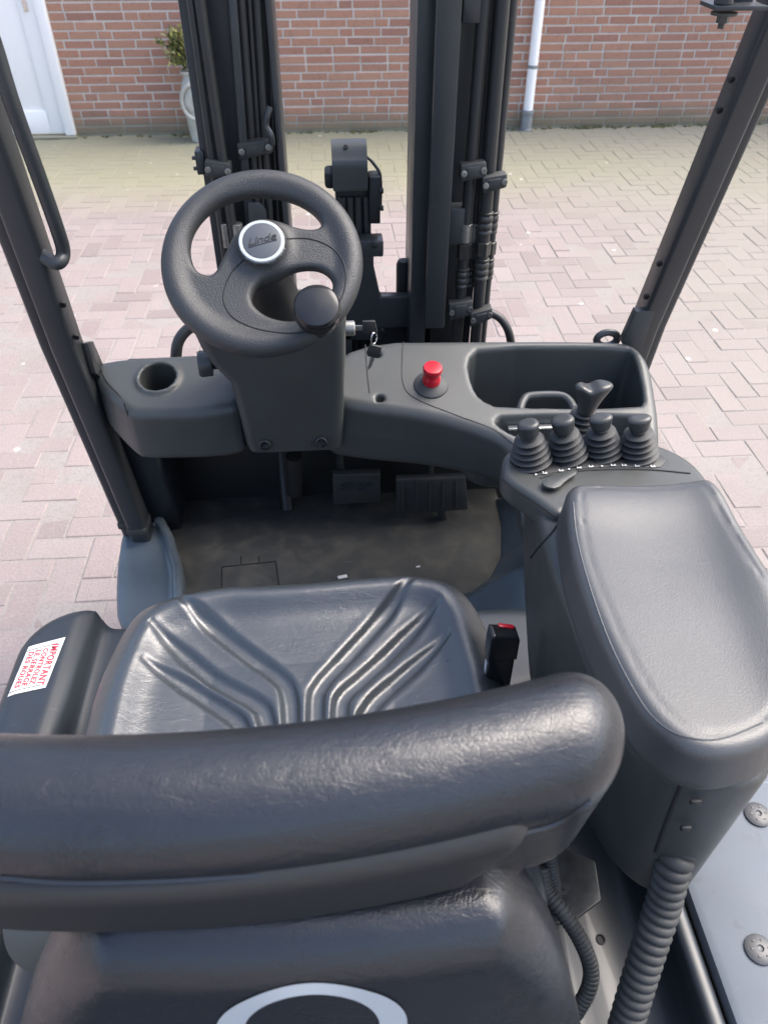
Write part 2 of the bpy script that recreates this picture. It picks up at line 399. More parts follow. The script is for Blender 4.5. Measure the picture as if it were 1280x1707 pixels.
for c in cells:
    u, v, w = project((c[0], c[1], 0))
    (rest if hidden(u, v) else vis).append((w, c))
vis.sort(); rest += vis[300:]; vis = vis[:300]
pv, pf = paver_mesh(UW*2-.005, UW-.005, .06); pme = mesh_from('paver', pv, pf, 25)
for _, (x, y, hz) in vis:
    o = obj('paver', pme, None, pav) if len(pme.materials) else obj('paver', pme, M['paver'], pav)
    o.location = (x+random.uniform(-.001, .001), y+random.uniform(-.001, .001), random.uniform(-.0035, .0015))
    o.rotation_euler = (random.gauss(0, .009), random.gauss(0, .009), (0 if hz else pi/2)+random.gauss(0, .006))
fld = MB()
for _, (x, y, hz) in rest:
    Rm = Euler((random.gauss(0, .006), random.gauss(0, .006), (0 if hz else pi/2)+random.gauss(0, .006))).to_matrix()
    T = Vector((x, y, random.uniform(-.0025, .0015))); fld.add([Rm @ Vector(p)+T for p in pv], pf)
fo = fld.build('paving', M['paver'], pav, 25); tag(fo, kind='stuff')

# ================================================================== building
WY = 7.12
bld = thing('brick_building', 'red brick building wall with white door and white drainpipe behind the paved yard', 'building', (0, WY, 0))
DX = px  # door right edge from the photo
door_r = py(127, 217, WY)[0]; frame_in = py(111, 216, WY)[0]
mw = MB()
mw.box((3.9+door_r/2+.0, WY+.1535, 1.6), (7.8-door_r, .30, 3.3), bev=0)
mw.box((door_r-.55, WY+.1535, 2.75), (1.1, .30, 1.0), bev=0); mw.box((door_r-3.2, WY+.1535, 1.6), (4.2, .30, 3.3), bev=0)
wall = mw.build('wall', M['mortar'], bld, 30)
BL, BH, BD, J = .210, .0505, .1, .0115
def brick_mesh(l):
    b = .003; V = []; F = []
    for (q, y) in ((0, .05), (0, 0), (b, -.004)):
        V += [(-l/2+q, y, -BH/2+q), (l/2-q, y, -BH/2+q), (l/2-q, y, BH/2-q), (-l/2+q, y, BH/2-q)]
    for r in (0, 4):
        for k in range(4): F.append((r+k, r+(k+1) % 4, r+4+(k+1) % 4, r+4+k))
    F.append((8, 9, 10, 11)); return V, F
bm_full = mesh_from('brick', *brick_mesh(BL), 25); bm_half = mesh_from('half_brick', *brick_mesh(.0995), 25)
bricks = []
for c in range(52):
    z = .018+c*.0622+BH/2; x = door_r+.006+random.uniform(-.02, .0); first = True
    x += random.choice([-.09, -.14, -.04, -.02])
    while x < 7.6:
        half = random.random() < .2; l = .0995 if half else BL
        x0 = x
        if x0 < door_r+.004:
            l2 = x0+l-(door_r+.004)
            if l2 > .03: bricks.append((door_r+.004+l2/2, z, l2, 'cut'))
        else: bricks.append((x0+l/2, z, l, 'half' if half else 'full'))
        x += l+J
bvis, brest = [], []
for b_ in bricks:
    u, v, w = project((b_[0], WY, b_[1])); ok = 0 < u < 1280 and v > -4 and b_[3] != 'cut' and not (312 < u < 450 or 690 < u < 850)
    (bvis if ok else brest).append((0 if b_[3] == 'full' else 1, w, b_))
bvis.sort(key=lambda q: (q[0], q[1])); brest += bvis[300:]; bvis = bvis[:300]
for _, _, (x, z, l, k) in bvis:
    me = bm_full if k == 'full' else bm_half
    o = obj('brick', me, M['brick'] if not len(me.materials) else None, wall)
    o.location = (x+random.uniform(-.0015, .0015), WY+.003+random.uniform(-.0015, .0015), z+random.uniform(-.0015, .0015))
    o.rotation_euler = (random.gauss(0, .006), random.gauss(0, .003), random.gauss(0, .006))
bw = MB()
for _, _, (x, z, l, k) in brest:
    V, F = brick_mesh(l); bw.add([(p[0]+x, p[1]+WY+.003, p[2]+z) for p in V], F)
o = bw.build('brickwork', M['brick'], wall, 25); tag(o, kind='stuff')
# door: frame, leaf with recessed panel, handle plate
dl = door_r-1.02
fm = MB()
fm.box(((door_r+frame_in)/2, WY-.012, 1.08), (door_r-frame_in, .07, 2.12), bev=.006)
fm.box((dl+.03, WY-.012, 1.08), (.07, .07, 2.12), bev=.006); fm.box(((dl+door_r)/2, WY-.012, 2.16), (door_r-dl-.0, .068, .06), bev=.006)
fm.build('door_frame', M['white_plastic'], bld)
leaf = MB(); x0, x1 = dl+.07, frame_in-.006
st = .12
leaf.box((x0+st/2, WY+.012, 1.075), (st, .05, 2.09), bev=.005); leaf.box((x1-st/2, WY+.012, 1.075), (st, .05, 2.09), bev=.005)
leaf.box(((x0+x1)/2, WY+.012, .03+.085), (x1-x0-2*st, .048, .17), bev=.004); leaf.box(((x0+x1)/2, WY+.012, 2.04), (x1-x0-2*st, .048, .15), bev=.004)
door = leaf.build('door', M['white_plastic'], bld)
pn = MB(); pn.box(((x0+x1)/2, WY+.022, 1.08), (x1-x0-2*st+.02, .03, 1.8), bev=.004); pn.build('panel', M['white_plastic'], door)
hp = py(41, 5, WY-.02); hd = MB(); hd.box((hp[0], WY-.018, 1.0), (.035, .012, .22), bev=.004)
hd.tube([(hp[0], WY-.02, 1.05), (hp[0], WY-.07, 1.05), (hp[0]-.11, WY-.07, 1.05)], .009, 10); hd.build('handle', M['chrome'], door)
ts = MB(); ts.box(((dl+door_r)/2, WY-.03, .009), (door_r-dl+.02, .10, .018), bev=.003); ts.build('threshold', M['mortar'], bld)
# drainpipe
pt, pb = py(901, 0, WY-.05), py(877, 190, WY-.05); xp = (pt[0]+pb[0])/2
dp = MB(); dp.lathe([(.040, .16), (.040, .46), (.040, 2.9)], (xp, WY-.06, 0), (0, 0, 1), 24); pipe = dp.build('drainpipe', M['white_plastic'], bld)
ds = MB(); ds.lathe([(.05, 0), (.05, .012), (.046, .016), (.046, .13), (.053, .135), (.053, .16), (.043, .162)], (xp, WY-.06, 0), (0, 0, 1), 24); ds.build('socket', M['grey_pvc'], pipe)
dc = MB(); dc.lathe([(.041, 0), (.044, .003), (.044, .022), (.041, .025)], (xp, WY-.06, .47), (0, 0, 1), 24); dc.build('collar', M['grey_pvc'], pipe)

# moss and small weeds along the foot of the wall
mo = bpy.data.materials.new('moss'); mo.use_nodes = True; t_ = mo.node_tree; b_ = t_.nodes['Principled BSDF']; b_.inputs['Roughness'].default_value = .9
g_ = t_.nodes.new('ShaderNodeNewGeometry'); r_ = t_.nodes.new('ShaderNodeValToRGB'); r_.color_ramp.elements[0].color = (.035, .045, .016, 1); r_.color_ramp.elements[1].color = (.14, .13, .05, 1)
t_.links.new(g_.outputs['Random Per Island'], r_.inputs[0]); t_.links.new(r_.outputs[0], b_.inputs['Base Color'])
ms = MB(); rm = random.Random(11)
for k in range(420):
    x = rm.uniform(door_r+.05, 7.3) if k % 3 else rm.choice([2.2, 2.45, 2.9, 3.3, 0.3, -1.2, -.4])+rm.gauss(0, .05); y = WY-abs(rm.gauss(0, .022))-.004; r = rm.uniform(.006, .020)
    ms.lathe([(r, -.003), (r*.8, r*.35), (r*.3, r*.6)], (x, y, 0), (rm.gauss(0, .2), rm.gauss(0, .2), 1), 6)
    for q in range(rm.choice([0, 0, 0, 3, 5])):
        a = rm.uniform(0, 6.28); l = rm.uniform(.012, .035); w = .0025; d = Vector((cos(a)*.5, sin(a)*.5-.1, 1)).normalized()*l; p = Vector((x, y, 0)); sdv = Vector((-sin(a), cos(a), 0))*w
        ms.add([p-sdv, p+sdv, p+d], [(0, 1, 2)])
o = ms.build('moss', mo, None, 0); tag(o, 'olive moss and tiny weeds along the foot of the brick wall', 'moss', kind='stuff')

# ================================================================== planter and its shrub
pc = py(337, 225, 6.93); PX = pc[0]
pot = thing('planter', 'pale weathered urn with moulded ring standing against the brick wall', 'planter', (PX, 6.93, 0))
pb_ = MB(); pb_.lathe([(.07, 0), (.085, .004), (.095, .08), (.105, .2), (.118, .3), (.12, .36), (.10, .43), (.082, .47), (.085, .49), (.10, .50), (.10, .515), (.085, .515), (.08, .47)], (PX, 6.93, 0), (0, 0, 1), 40)
pb_.build('body', M['pot'], pot)
ring = [Vector((PX, 6.93, .31))+Vector((.105*cos(t), -.105+.0*sin(t)-.012*cos(t)**2*-1, .125*sin(t))) for t in np.linspace(0, 2*pi, 40, endpoint=False)]
rg = MB(); rg.tube(ring, .017, 8, closed=True); rg.build('ring', M['pot'], pot)
ro = MB(); ro.lathe([(.085, 0), (.075, .010), (.05, .016), (.03, .013), (.02, .022), (.001, .024)], (PX, 6.832, .31), (0, -1, .05), 28); ro.build('boss', M['pot'], pot)
lm = bpy.data.materials.new('shrub_leaf'); lm.use_nodes = True; t_ = lm.node_tree; b_ = t_.nodes['Principled BSDF']; b_.inputs['Roughness'].default_value = .5
g_ = t_.nodes.new('ShaderNodeNewGeometry'); r_ = t_.nodes.new('ShaderNodeValToRGB'); e_ = r_.color_ramp.elements
e_[0].color = (.05, .075, .018, 1); e_[1].color = (.42, .40, .10, 1); q_ = e_.new(.45); q_.color = (.11, .14, .035, 1); q_ = e_.new(.8); q_.color = (.20, .17, .08, 1)
t_.links.new(g_.outputs['Random Per Island'], r_.inputs[0]); t_.links.new(r_.outputs[0], b_.inputs['Base Color'])
shr = thing('shrub', 'small yellow-green evergreen shrub growing out of the pale urn by the wall', 'shrub', (PX, 6.93, .5))
stem = MB(); lv = MB(); rnd = random.Random(3)
for k in range(46):
    a = rnd.uniform(0, 2*pi); el = rnd.uniform(.12, 1.45); ln = rnd.uniform(.13, .30)*(1.0 if el > .6 else .95)
    d = Vector((cos(a)*cos(el), sin(a)*cos(el)*.8, sin(el))); b0 = Vector((PX, 6.93, .50)); tip = b0+d*ln+Vector((0, 0, .03))
    mid = b0+d*ln*.5+Vector((0, 0, .05)); pth = spline([b0, mid, tip], 5); stem.tube(pth, [.004]*len(pth), 4)
    for i, p in enumerate(pth[3:]):
        for q in range(6):
            ld = (d+Vector((rnd.gauss(0, .6), rnd.gauss(0, .6), rnd.gauss(0.25, .5)))).normalized(); s_ = ld.orthogonal().normalized()*rnd.uniform(.006, .010); l_ = rnd.uniform(.03, .055)
            P = Vector(p)+Vector((rnd.gauss(0, .01), rnd.gauss(0, .01), rnd.gauss(0, .01))); up = ld.cross(s_).normalized()*.004
            lv.add([P, P+ld*l_*.5+s_+up, P+ld*l_, P+ld*l_*.5-s_+up], [(0, 1, 2), (0, 2, 3)])
stem.build('stem', mat('twig', (.06, .04, .025), .8), shr)
lo_ = lv.build('foliage', lm, shr, 0)

# ================================================================== FORKLIFT
fk = thing('forklift', 'dark grey forklift truck seen over its black driver seat, mast raised in front', 'forklift', (.04, .6, 0))
def P_(name, mb, m, parent=fk, **k): return mb.build(name, M[m], parent, **k)

# ---- hood: body under the seat
hump = [(.12, 1.15), (.20, 1.19), (.285, 1.229), (.334, 1.265), (.373, 1.334), (.395, 1.443), (.40, 1.56), (.60, 1.56), (.60, .7), (.12, .7)]
def f_hood(X, Y, Z):
    d = rbox(X, Y, Z, (-.53, -.55, .35), (.60, .905, .815), .035)
    d = smax(d, -smax(smax(Y*-1+.80, -(X+.30), .02), X-.14, .02), .03)
    def rr2(x0, x1, y0, y1, r):
        qx, qy = np.abs(X-(x0+x1)/2)-(x1-x0)/2+r, np.abs(Y-(y0+y1)/2)-(y1-y0)/2+r
        return np.sqrt(np.maximum(qx, 0)**2+np.maximum(qy, 0)**2)+np.minimum(np.maximum(qx, qy), 0)-r
    d = smax(d, rr2(-.53, .60, -.55, .905, .10), .01)
    rim = extr(np.maximum(rr2(-.53, .5, -.6, .905, .10), X+.418), slab(Z, .6, .866), .036)
    d = smin(d, rim, .022)
    rid = extr(np.maximum(slab(X, .335, .385), slab(Y, -.5, .80)), slab(Z, .6, .872), .022)
    d = smin(d, rid, .02)
    tr = np.sqrt((X-.30)**2+(Z-.85)**2)-.055
    d = smax(d, -smax(tr, Y-.72, .05), .03)
    return d
hood = obj('hood', nets('hood', f_hood, (-.545, -.56, .34), (.61, 1.57, .88), .0075), M['paint'], fk)
obj('wheel_arch', nets('wheel_arch', lambda X, Y, Z: smax((sdpoly(X, Y, hump)+.85*np.maximum(Z-.50, 0)-.25*np.maximum(Z-.64, 0))*.76, slab(Z, .40, .80), .04), (.10, .68, .40), (.61, 1.57, .81), .0075), M['paint_dull'], fk)
ch_ = MB(); ch_.box((.04, .3, .25), (1.02, 1.9, .22), bev=.03); ch_.box((.04, 1.2, .33), (.9, .7, .2), bev=.02); P_('chassis', ch_, 'paint')
for sx in (-.46, .54):
    for yy, r in ((1.36, .22), (-.25, .2)):
        wv = MB(); wv.lathe([(r*.55, -.07), (r*.9, -.08), (r, -.06), (r, .06), (r*.9, .08), (r*.55, .07)], (sx*.92, yy, r), (1, 0, 0), 32); P_('wheel', wv, 'tyre')
# silver deck to the right with plug discs
dk = MB(); dk.box((.485, .0, .855), (.195, 1.1, .03), bev=.012); deck = P_('deck', dk, 'silver')
for (u, v) in ((1262, 1358), (1265, 1583)):
    c = pz(u, v, .871); d = MB(); d.lathe([(.0165, 0), (.0165, .0015), (.013, .0035), (.0045, .0045), (.004, .0045), (.0026, .003), (.0008, .0028)], c, (0, 0, 1), 28)
    for k in range(6):
        t = k*pi/3; d.box((c[0]+.0095*cos(t), c[1]+.0095*sin(t), c[2]+.0035), (.003, .002, .0022), bev=.0003)
    d.build('plug', M['disc'], deck)
# sticker on the left rim
def rimz(x): return .862-.0 
sa, sb, sc_, sd_ = [pz(*q, .8665) for q in ((110, 1062), (48, 1078), (12, 1160), (77, 1146))]
stk = MB(); N_ = 10
V = []; F = []
def hood_top(x, y):
    # height of the rim's rounded top at x
    e = max(0, -.494-x); return .8668-(.036-math.sqrt(max(1e-6, .036**2-min(e, .0355)**2)))
for i in range(N_+1):
    for j in range(5):
        a = Vector(sa).lerp(Vector(sb), i/N_); b = Vector(sd_).lerp(Vector(sc_), i/N_); p = a.lerp(b, j/4); V.append((p.x, p.y, hood_top(p.x, p.y)))
for i in range(N_):
    for j in range(4): k = i*5+j; F.append((k, k+5, k+6, k+1))
stk.add(V, F); sticker = stk.build('sticker', M['white_print'], fk, 0)
def text_mesh(body, size, shear=0., extrude=.0002, align='CENTER', spacing=1., res=3, bold=0.):
    cu = bpy.data.curves.new('lettering', 'FONT'); cu.body = body; cu.size = size; cu.shear = shear; cu.extrude = extrude; cu.align_x = align; cu.space_character = spacing; cu.resolution_u = res; cu.offset = bold*size
    o = bpy.data.objects.new('lettering', cu); COL.objects.link(o); dg = bpy.context.evaluated_depsgraph_get()
    me = bpy.data.meshes.new_from_object(o.evaluated_get(dg)); bpy.data.objects.remove(o); bpy.data.curves.remove(cu); return me
A_, B_, Cc, D_ = map(Vector, (sa, sb, sc_, sd_))      # A,D: inner edge; reading direction A->D, up is +X
for body, f, size in (('IMPORTANT', .29, .0150), ('CONTROLEZ', .50, .0110), ('LE SERRAGE', .70, .0110), ('DES ROUES', .89, .0110)):
    me = text_mesh(body, size, spacing=1.12, bold=.018); wdt = max(v_.co.x for v_ in me.vertices)-min(v_.co.x for v_ in me.vertices)
    k_ = (D_-A_).length*(.80 if body == 'IMPORTANT' else .70)/wdt
    for v_ in me.vertices: v_.co.x *= k_
    mid = A_.lerp(B_, f).lerp(D_.lerp(Cc, f), .5); rd = (D_-A_).normalized(); upv = Vector((0, 0, 1)).cross(rd).normalized()
    for v_ in me.vertices:
        p = mid+rd*v_.co.x+upv*(v_.co.y); v_.co = (p.x, p.y, hood_top(p.x, p.y)+.0007+v_.co.z)
    obj('lettering', me, M['red_print'], sticker)
fr = MB()
for j, (s0, s1) in enumerate(((A_.lerp(D_, .1), B_.lerp(Cc, .1)), (A_.lerp(D_, .93), B_.lerp(Cc, .93)))):
    q = [s0.lerp(s1, .15+.85*k/8) for k in range(9)]; fr.tube([(p.x, p.y, hood_top(p.x, p.y)+.0004) for p in q], .0006, 5)
fr.build('border', M['plastic'], sticker)

# ---- left fender step, floor, footwell
fz = .53
fpoly = chaikin(xy([(195, 1060), (191, 960), (205, 868), (232, 848), (262, 868), (290, 925), (300, 970), (300, 1060)], fz), 2)
def f_fend(X, Y, Z):
    d = extr(sdpoly(X, Y, fpoly), slab(Z, .2, fz), .015)
    rl = xy([(243, 846), (262, 862), (284, 905), (298, 955), (300, 1010), (300, 1060)], fz)
    rail = np.sqrt(sdline(X, Y, rl)**2+np.maximum(np.abs(Z-.5)-.045, 0)**2)-.012
    return smin(d, rail, .014)
obj('fender', nets('fender', f_fend, (-.60, 1.10, .20), (-.36, 1.56, .57), .006), M['paint_dull'], fk)
fl = MB(); fl.box((-.02, 1.21, .485), (.86, .88, .03), bev=.004)
flo = P_('floor_mat', fl, 'floor')
tb = MB(); tb.prism([(-.43, 1.60, .49), (-.43, 1.64, .60), (-.43, 1.66, .60), (-.43, 1.66, .47)], (.85, 0, 0), .003); P_('toe_board', tb, 'plastic_dark')
hh = [pz(u, v, .5005) for u, v in ((370, 945), (460, 936), (470, 1010), (370, 1015))]
ht = MB()
for a, b in zip([0, 1, 3], [1, 2, 0]): ht.tube([Vector(hh[a]), Vector(hh[b])], .0015, 6)
for u in (402, 432): ht.tube([pz(u, 940, .5005), pz(u, 928, .5005)], .0015, 6)
ht.build('hatch_joint', M['seam'], flo)
fp = MB(); fp.box((.05, 1.62, .64), (1.10, .03, .44), bev=.005); fp.box((.06, 1.54, .84), (1.08, .16, .05), bev=.01)
P_('front_panel', fp, 'plastic_dark')
sw = MB(); sw.prism([(-.50, 1.50, .47), (-.50, 1.66, .47), (-.50, 1.66, .90), (-.50, 1.40, .90)], (.08, 0, 0), .006)
P_('footwell_side', sw, 'paint')
rb = MB(); q = [pz(440, 830, .55), pz(436, 870, .52)]; rb.tube(spline([(-.155, 1.64, .72), (-.155, 1.61, .62), (-.15, 1.545, .505)], 6), .016, 10); P_('floor_rib', rb, 'plastic_dark')
# pedals
def pedal(name, corners, Y, th, m):
    pts = [py(u, v, Y) for u, v in corners]; n = Vector(pts[1]-pts[0]).cross(Vector(pts[3]-pts[0])).normalized()
    b = MB(); b.prism([tuple(p) for p in pts], (0, th, .004), .004); return b, pts
b, pts = pedal('brake', ((554, 792), (634, 790), (635, 838), (556, 842)), 1.49, .02, 'rubber')
b.tube([py(570, 800, 1.51), py(566, 770, 1.56), py(566, 700, 1.62)], .01, 8)
bp = P_('brake_pedal', b, 'rubber')
me = text_mesh('STOP', .034, extrude=.0006); pc_ = py(594, 812, 1.488)
for v_ in me.vertices: x, y, z = v_.co; v_.co = (pc_[0]+x, pc_[1]-.001-z, pc_[2]+y-.010)
obj('lettering', me, M['blue_print'], bp)
b, pts = pedal('acc', ((660, 800), (776, 796), (780, 850), (748, 853), (662, 858)), 1.47, .018, 'rubber')
for k in range(5):
    a_ = py(672+k*22, 803, 1.466); c_ = py(672+k*22, 850, 1.466); b.tube([a_, c_], .0022, 6)
b.tube([py(735, 850, 1.48), py(738, 872, 1.50)], .012, 8); b.tube([py(715, 800, 1.49), py(715, 770, 1.56), py(715, 700, 1.62)], .011, 8)
P_('accelerator_pedal', b, 'rubber')
sp = MB(); sp.tube([py(492, 820, 1.52), py(490, 760, 1.50)], .02, 12); P_('column_shaft', sp, 'plastic_dark')

# ---- dash, left pod with cup holder
SL = .325; zt = 1.0
def pdz(u, v, dz=0.): return pp(u, v, (0, -SL, 1), (0, 1.25, 1.0+dz))
def dxy(pts): return [tuple(pdz(u, v)[:2]) for u, v in pts]
pod = chaikin(dxy([(147, 618), (163, 596), (330, 586), (420, 582)])+[(-.04, 1.38), (-.04, 1.33), (-.19, 1.29), (-.198, 1.255), (-.385, 1.256), (-.412, 1.268)], 2)
cup = pdz(264, 630)
def f_pod(X, Y, Z):
    Zs = Z-SL*(Y-1.25)
    d = extr(sdpoly(X, Y, pod), slab(Zs, .885, zt)*.95, .016)
    Yc, Zc = (Y-cup[1]), (Z-cup[2]); k = 1/math.sqrt(1+SL*SL); a_, h_ = (Yc+SL*Zc)*k, (Zc-SL*Yc)*k
    c = np.hypot(X-cup[0], a_)
    d = smin(d, np.hypot(c-.0385, h_-.001)-.005, .006)
    return np.maximum(d, -np.maximum(c-.0345, -.075-h_))
obj('dash_pod', nets('dash_pod', f_pod, (-.54, 1.235, .87), (-.02, 1.42, 1.065), .004), M['plastic'], fk)
def seam(name, pts, r=.0014, parent=fk):
    b = MB(); b.tube(spline(pts, 6), r, 6); return b.build(name, M['seam'], parent)
seam('panel_seam', [pdz(166, 602, .0005), pdz(176, 632, .0005), pdz(203, 663, -.001)])
seam('panel_seam', [py(207, 672, 1.27), py(222, 715, 1.268), py(243, 766, 1.265)])
# ---- dash, right part with tray, slot
dpts = dxy([(1036, 563), (1064, 575), (1084, 602), (1093, 650), (1100, 700), (1100, 760)])
dash_poly = chaikin(dxy([(575, 565), (800, 563)])+dpts+[(.53, .93), (.36, .90), (.30, .98)]+dxy([(860, 752), (830, 728), (760, 704), (700, 690), (640, 682), (590, 674)])+[(-.05, 1.29)], 2)
tray = chaikin(dxy([(800, 578), (1045, 578), (1058, 590), (1074, 664), (1066, 678), (832, 678), (800, 664), (786, 640), (778, 600)]), 1)
slot = chaikin(dxy([(822, 702), (836, 691), (1068, 690), (1078, 700), (1080, 752), (930, 752), (850, 722)]), 1)
btn = pdz(718, 642)
def f_dash(X, Y, Z):
    Zs = Z-SL*(Y-1.25)
    p2 = sdpoly(X, Y, dash_poly)
    d = extr(p2+.09*np.maximum(.93-Z, 0), np.maximum(Zs-zt, .862-Z)*.95, .018)
    d = np.minimum(d, extr(sdpoly(X, Y, tray)-.012, np.maximum(Zs-.96, .80-Z)*.95, .01))
    d = smax(d, -np.maximum(sdpoly(X, Y, tray), .815-Z), .008)
    d = smax(d, -np.maximum(sdpoly(X, Y, slot), .925-Z), .007)
    for (u, v) in ((628, 590), (633, 663)):
        c = pdz(u, v); d = np.maximum(d, -np.maximum(np.hypot(X-c[0], Y-c[1])-.0085, .982-Zs))
    return d
dash = obj('dashboard', nets('dashboard', f_dash, (-.06, .88, .79), (.655, 1.45, 1.075), .004), M['plastic'], fk)
for (u, v) in ((628, 590), (633, 663)):
    c = pdz(u, v, -.015); s_ = MB(); s_.lathe([(.0065, 0), (.0062, .003), (.003, .0055), (.0005, .006)], c, (0, -SL, 1), 16); s_.build('screw', M['chrome'], dash)
c = py(636, 749, 1.262); s_ = MB(); s_.lathe([(.006, 0), (.005, .003), (.0005, .004)], c, (0, -1, .2), 14); s_.build('screw', M['steel'], dash)
seam('panel_seam', [pdz(672, 570, .0003), pdz(670, 600, .0003), pdz(672, 640, .0003), pdz(692, 664, .0003), pdz(760, 692, 0), pdz(820, 715, -.001), pdz(858, 742, -.002)], .001, dash)
seam('panel_seam', [pdz(609, 575, .0003), pdz(612, 620, .0003), pdz(616, 655, .0002)], .0012, dash)
gr = MB(); gp = [pdz(u, v, -.012) for u, v in ((866, 684), (872, 668), (884, 660), (930, 659), (948, 668), (958, 686))]; gr.tube(spline(gp, 6), .0085, 10); gr.build('grip', M['plastic'], dash)
st_ = MB(); a, b2 = pdz(846, 712, -.02), pdz(932, 712, -.02); st_.box(((a+b2)/2), (b2[0]-a[0], .012, .004), bev=.001); st_.build('strip', M['chrome'], dash)
# emergency stop button
eb = MB(); eb.lathe([(.0345, 0), (.0335, .004), (.026, .009), (.018, .011), (.017, .012)], btn-np.array([0, 0, .001]), (0, -SL, 1), 40)
emb = P_('emergency_button', eb, 'rubber')
ec = MB(); ec.lathe([(.0175, .01), (.0178, .022), (.0165, .025), (.0150, .028), (.0150, .034), (.0185, .038), (.0190, .046), (.0175, .0485), (.0155, .049), (.001, .0487)], btn-np.array([0, 0, .001]), (.02, -.22, 1), 36); ec.build('cap', M['red'], emb)
lg = MB(); c = py(1012, 567, 1.44); lg.tube([c+np.array([0.022*cos(t), .004+.0*t, .016*sin(t)]) for t in np.linspace(0, 2*pi, 20, endpoint=False)], .008, 8, closed=True); P_('lug', lg, 'plastic')

# ---- steering column
def ring_rect(x0, x1, y0, y1, z, r=.03, n=6):
    out = []
    for cx, cy, a in ((x1-r, y1-r, 0), (x0+r, y1-r, 1), (x0+r, y0+r, 2), (x1-r, y0+r, 3)):
        for k in range(n): t = (a+k/(n-1))*pi/2; out.append((cx+r*cos(t), cy+r*sin(t), z))
    return out
def q3(u, v, y): return py(u, v, y)
rings = []
for v, ul, ur, y, dz in ((752, 414, 570, 1.255, .10), (740, 408, 572, 1.252, .11), (690, 396, 574, 1.235, .13), (640, 382, 576, 1.218, .15), (610, 352, 577, 1.21, .13), (585, 334, 577, 1.20, .12), (560, 322, 577, 1.19, .11), (545, 318, 578, 1.187, .10), (530, 325, 575, 1.19, .09), (522, 365, 565, 1.20, .09)):
    a, b = py(ul, v, y), py(ur, v, y); rings.append(ring_rect(a[0], b[0], y, y+dz, (a[2]+b[2])/2, .022))
cl = MB(); n = len(rings[0]); V = [p for r in rings for p in r]; F = []
for i in range(len(rings)-1):
    for k in range(n): F.append((i*n+k, i*n+(k+1) % n, (i+1)*n+(k+1) % n, (i+1)*n+k))
F += [tuple(range(n))[::-1], tuple((len(rings)-1)*n+k for k in range(n))]
cl.add(V, F); clm = P_('steering_column', cl, 'plastic', sharp=50)
for (u, v) in ((442, 742), (536, 737)):
    c = py(u, v, 1.247); s_ = MB(); s_.lathe([(.012, -.004), (.0118, .003), (.0095, .0045), (.0085, -.002), (.0005, -.004)], c, (0, -1, .15), 20); s_.build('screw', M['plastic_dark'], clm)
sm = MB(); c = py(489, 585, 1.183)
kn = MB(); c = py(346, 606, 1.27); kn.lathe([(.012, .034), (.012, .010), (.024, .008), (.025, -.012), (.022, -.016), (.001, -.016)], c, (1, .1, 0), 12); P_('adjusting_knob', kn, 'knob')
# ---- steering wheel
WO = CAM+ray(438, 437)*1.15
el = radians(51); wn = np.array([0, -cos(el), sin(el)]); wx = np.array([1., 0, 0]); wy = np.cross(wn, wx)
WM = np.stack([wx, wy, wn])
def wl(u, v, off=.004): p = pp(u, v, wn, WO+wn*off)-WO; return (p@wx, p@wy)
hole1 = chaikin([wl(*q) for q in ((323, 446), (314, 415), (316, 385), (335, 355), (365, 335), (405, 325), (440, 323), (485, 330), (520, 348), (538, 370), (532, 383), (505, 383), (470, 372), (430, 366), (395, 390), (372, 430), (357, 460), (336, 458))], 2)
hole2 = chaikin([wl(*q) for q in ((417, 505), (424, 478), (450, 460), (490, 449), (525, 446), (548, 456), (562, 482), (560, 505), (535, 532), (490, 538), (445, 530))], 2)
hc = wl(436, 401, .030)
def f_wheel(X, Y, Z):
    r = np.hypot(X, Y); d = np.hypot(r-.132, Z*1.0)-.0178
    h2 = np.maximum(np.maximum(r-.134, -sdpoly(X, Y, hole1)), -sdpoly(X, Y, hole2))
    web = extr(h2, slab(Z, -.012, .010), .008)
    d = smin(d, web, .012)
    rh = np.hypot(X-hc[0], Y-hc[1]); rad = .0350+.010*np.clip((.030-Z)/.03, 0, 1)**2
    hub = np.maximum((rh-rad)*.85, slab(Z, -.02, .030))
    d = smin(d, smax(hub, -np.minimum(sdpoly(X, Y, hole2), 0)*0-1, .01), .016)
    return smax(d, -(np.maximum(rh-.0340, .024-Z)), .002)
sw_ = obj('steering_wheel', nets('steering_wheel', f_wheel, (-.155, -.155, -.03), (.155, .155, .055), .0022, (WO, WM)), M['wheel'], fk)
def wp(x, y, z): return WO+x*wx+y*wy+z*wn
HO = WO+hc[0]*wx+hc[1]*wy-.0225*wn
bg = MB(); bg.lathe([(.0275, .046), (.0275, .0505), (.0285, .0520), (.0325, .0520), (.0335, .051), (.0335, .045)], HO, wn, 48); bg.build('badge_ring', M['ring_grey'], sw_)
bd = MB(); bd.lathe([(.0277, .045), (.0277, .0515), (.026, .0520), (.0005, .0525)], HO, wn, 48); bdo = bd.build('badge', M['wheel_panel'], sw_)
me = text_mesh('Linde', .0165, shear=.35, extrude=.0006, spacing=.95)
for v_ in me.vertices: x, y, z = v_.co; x, y = x*1.25, y*.95-.003; a = radians(14); p = HO+(x*cos(a)-y*sin(a))*wx+(x*sin(a)+y*cos(a))*wy+(.0527+z)*wn; v_.co = p
obj('emblem_lettering', me, M['plastic_dark'], sw_)
ul = MB(); a = radians(14); ul.tube([HO+(x*cos(a)-y*sin(a))*wx+(x*sin(a)+y*cos(a))*wy+.0527*wn for x, y in ((-.021, -.0055), (0, -.0052), (.022, -.0045))], .0006, 6); ul.build('underline', M['plastic_dark'], sw_)
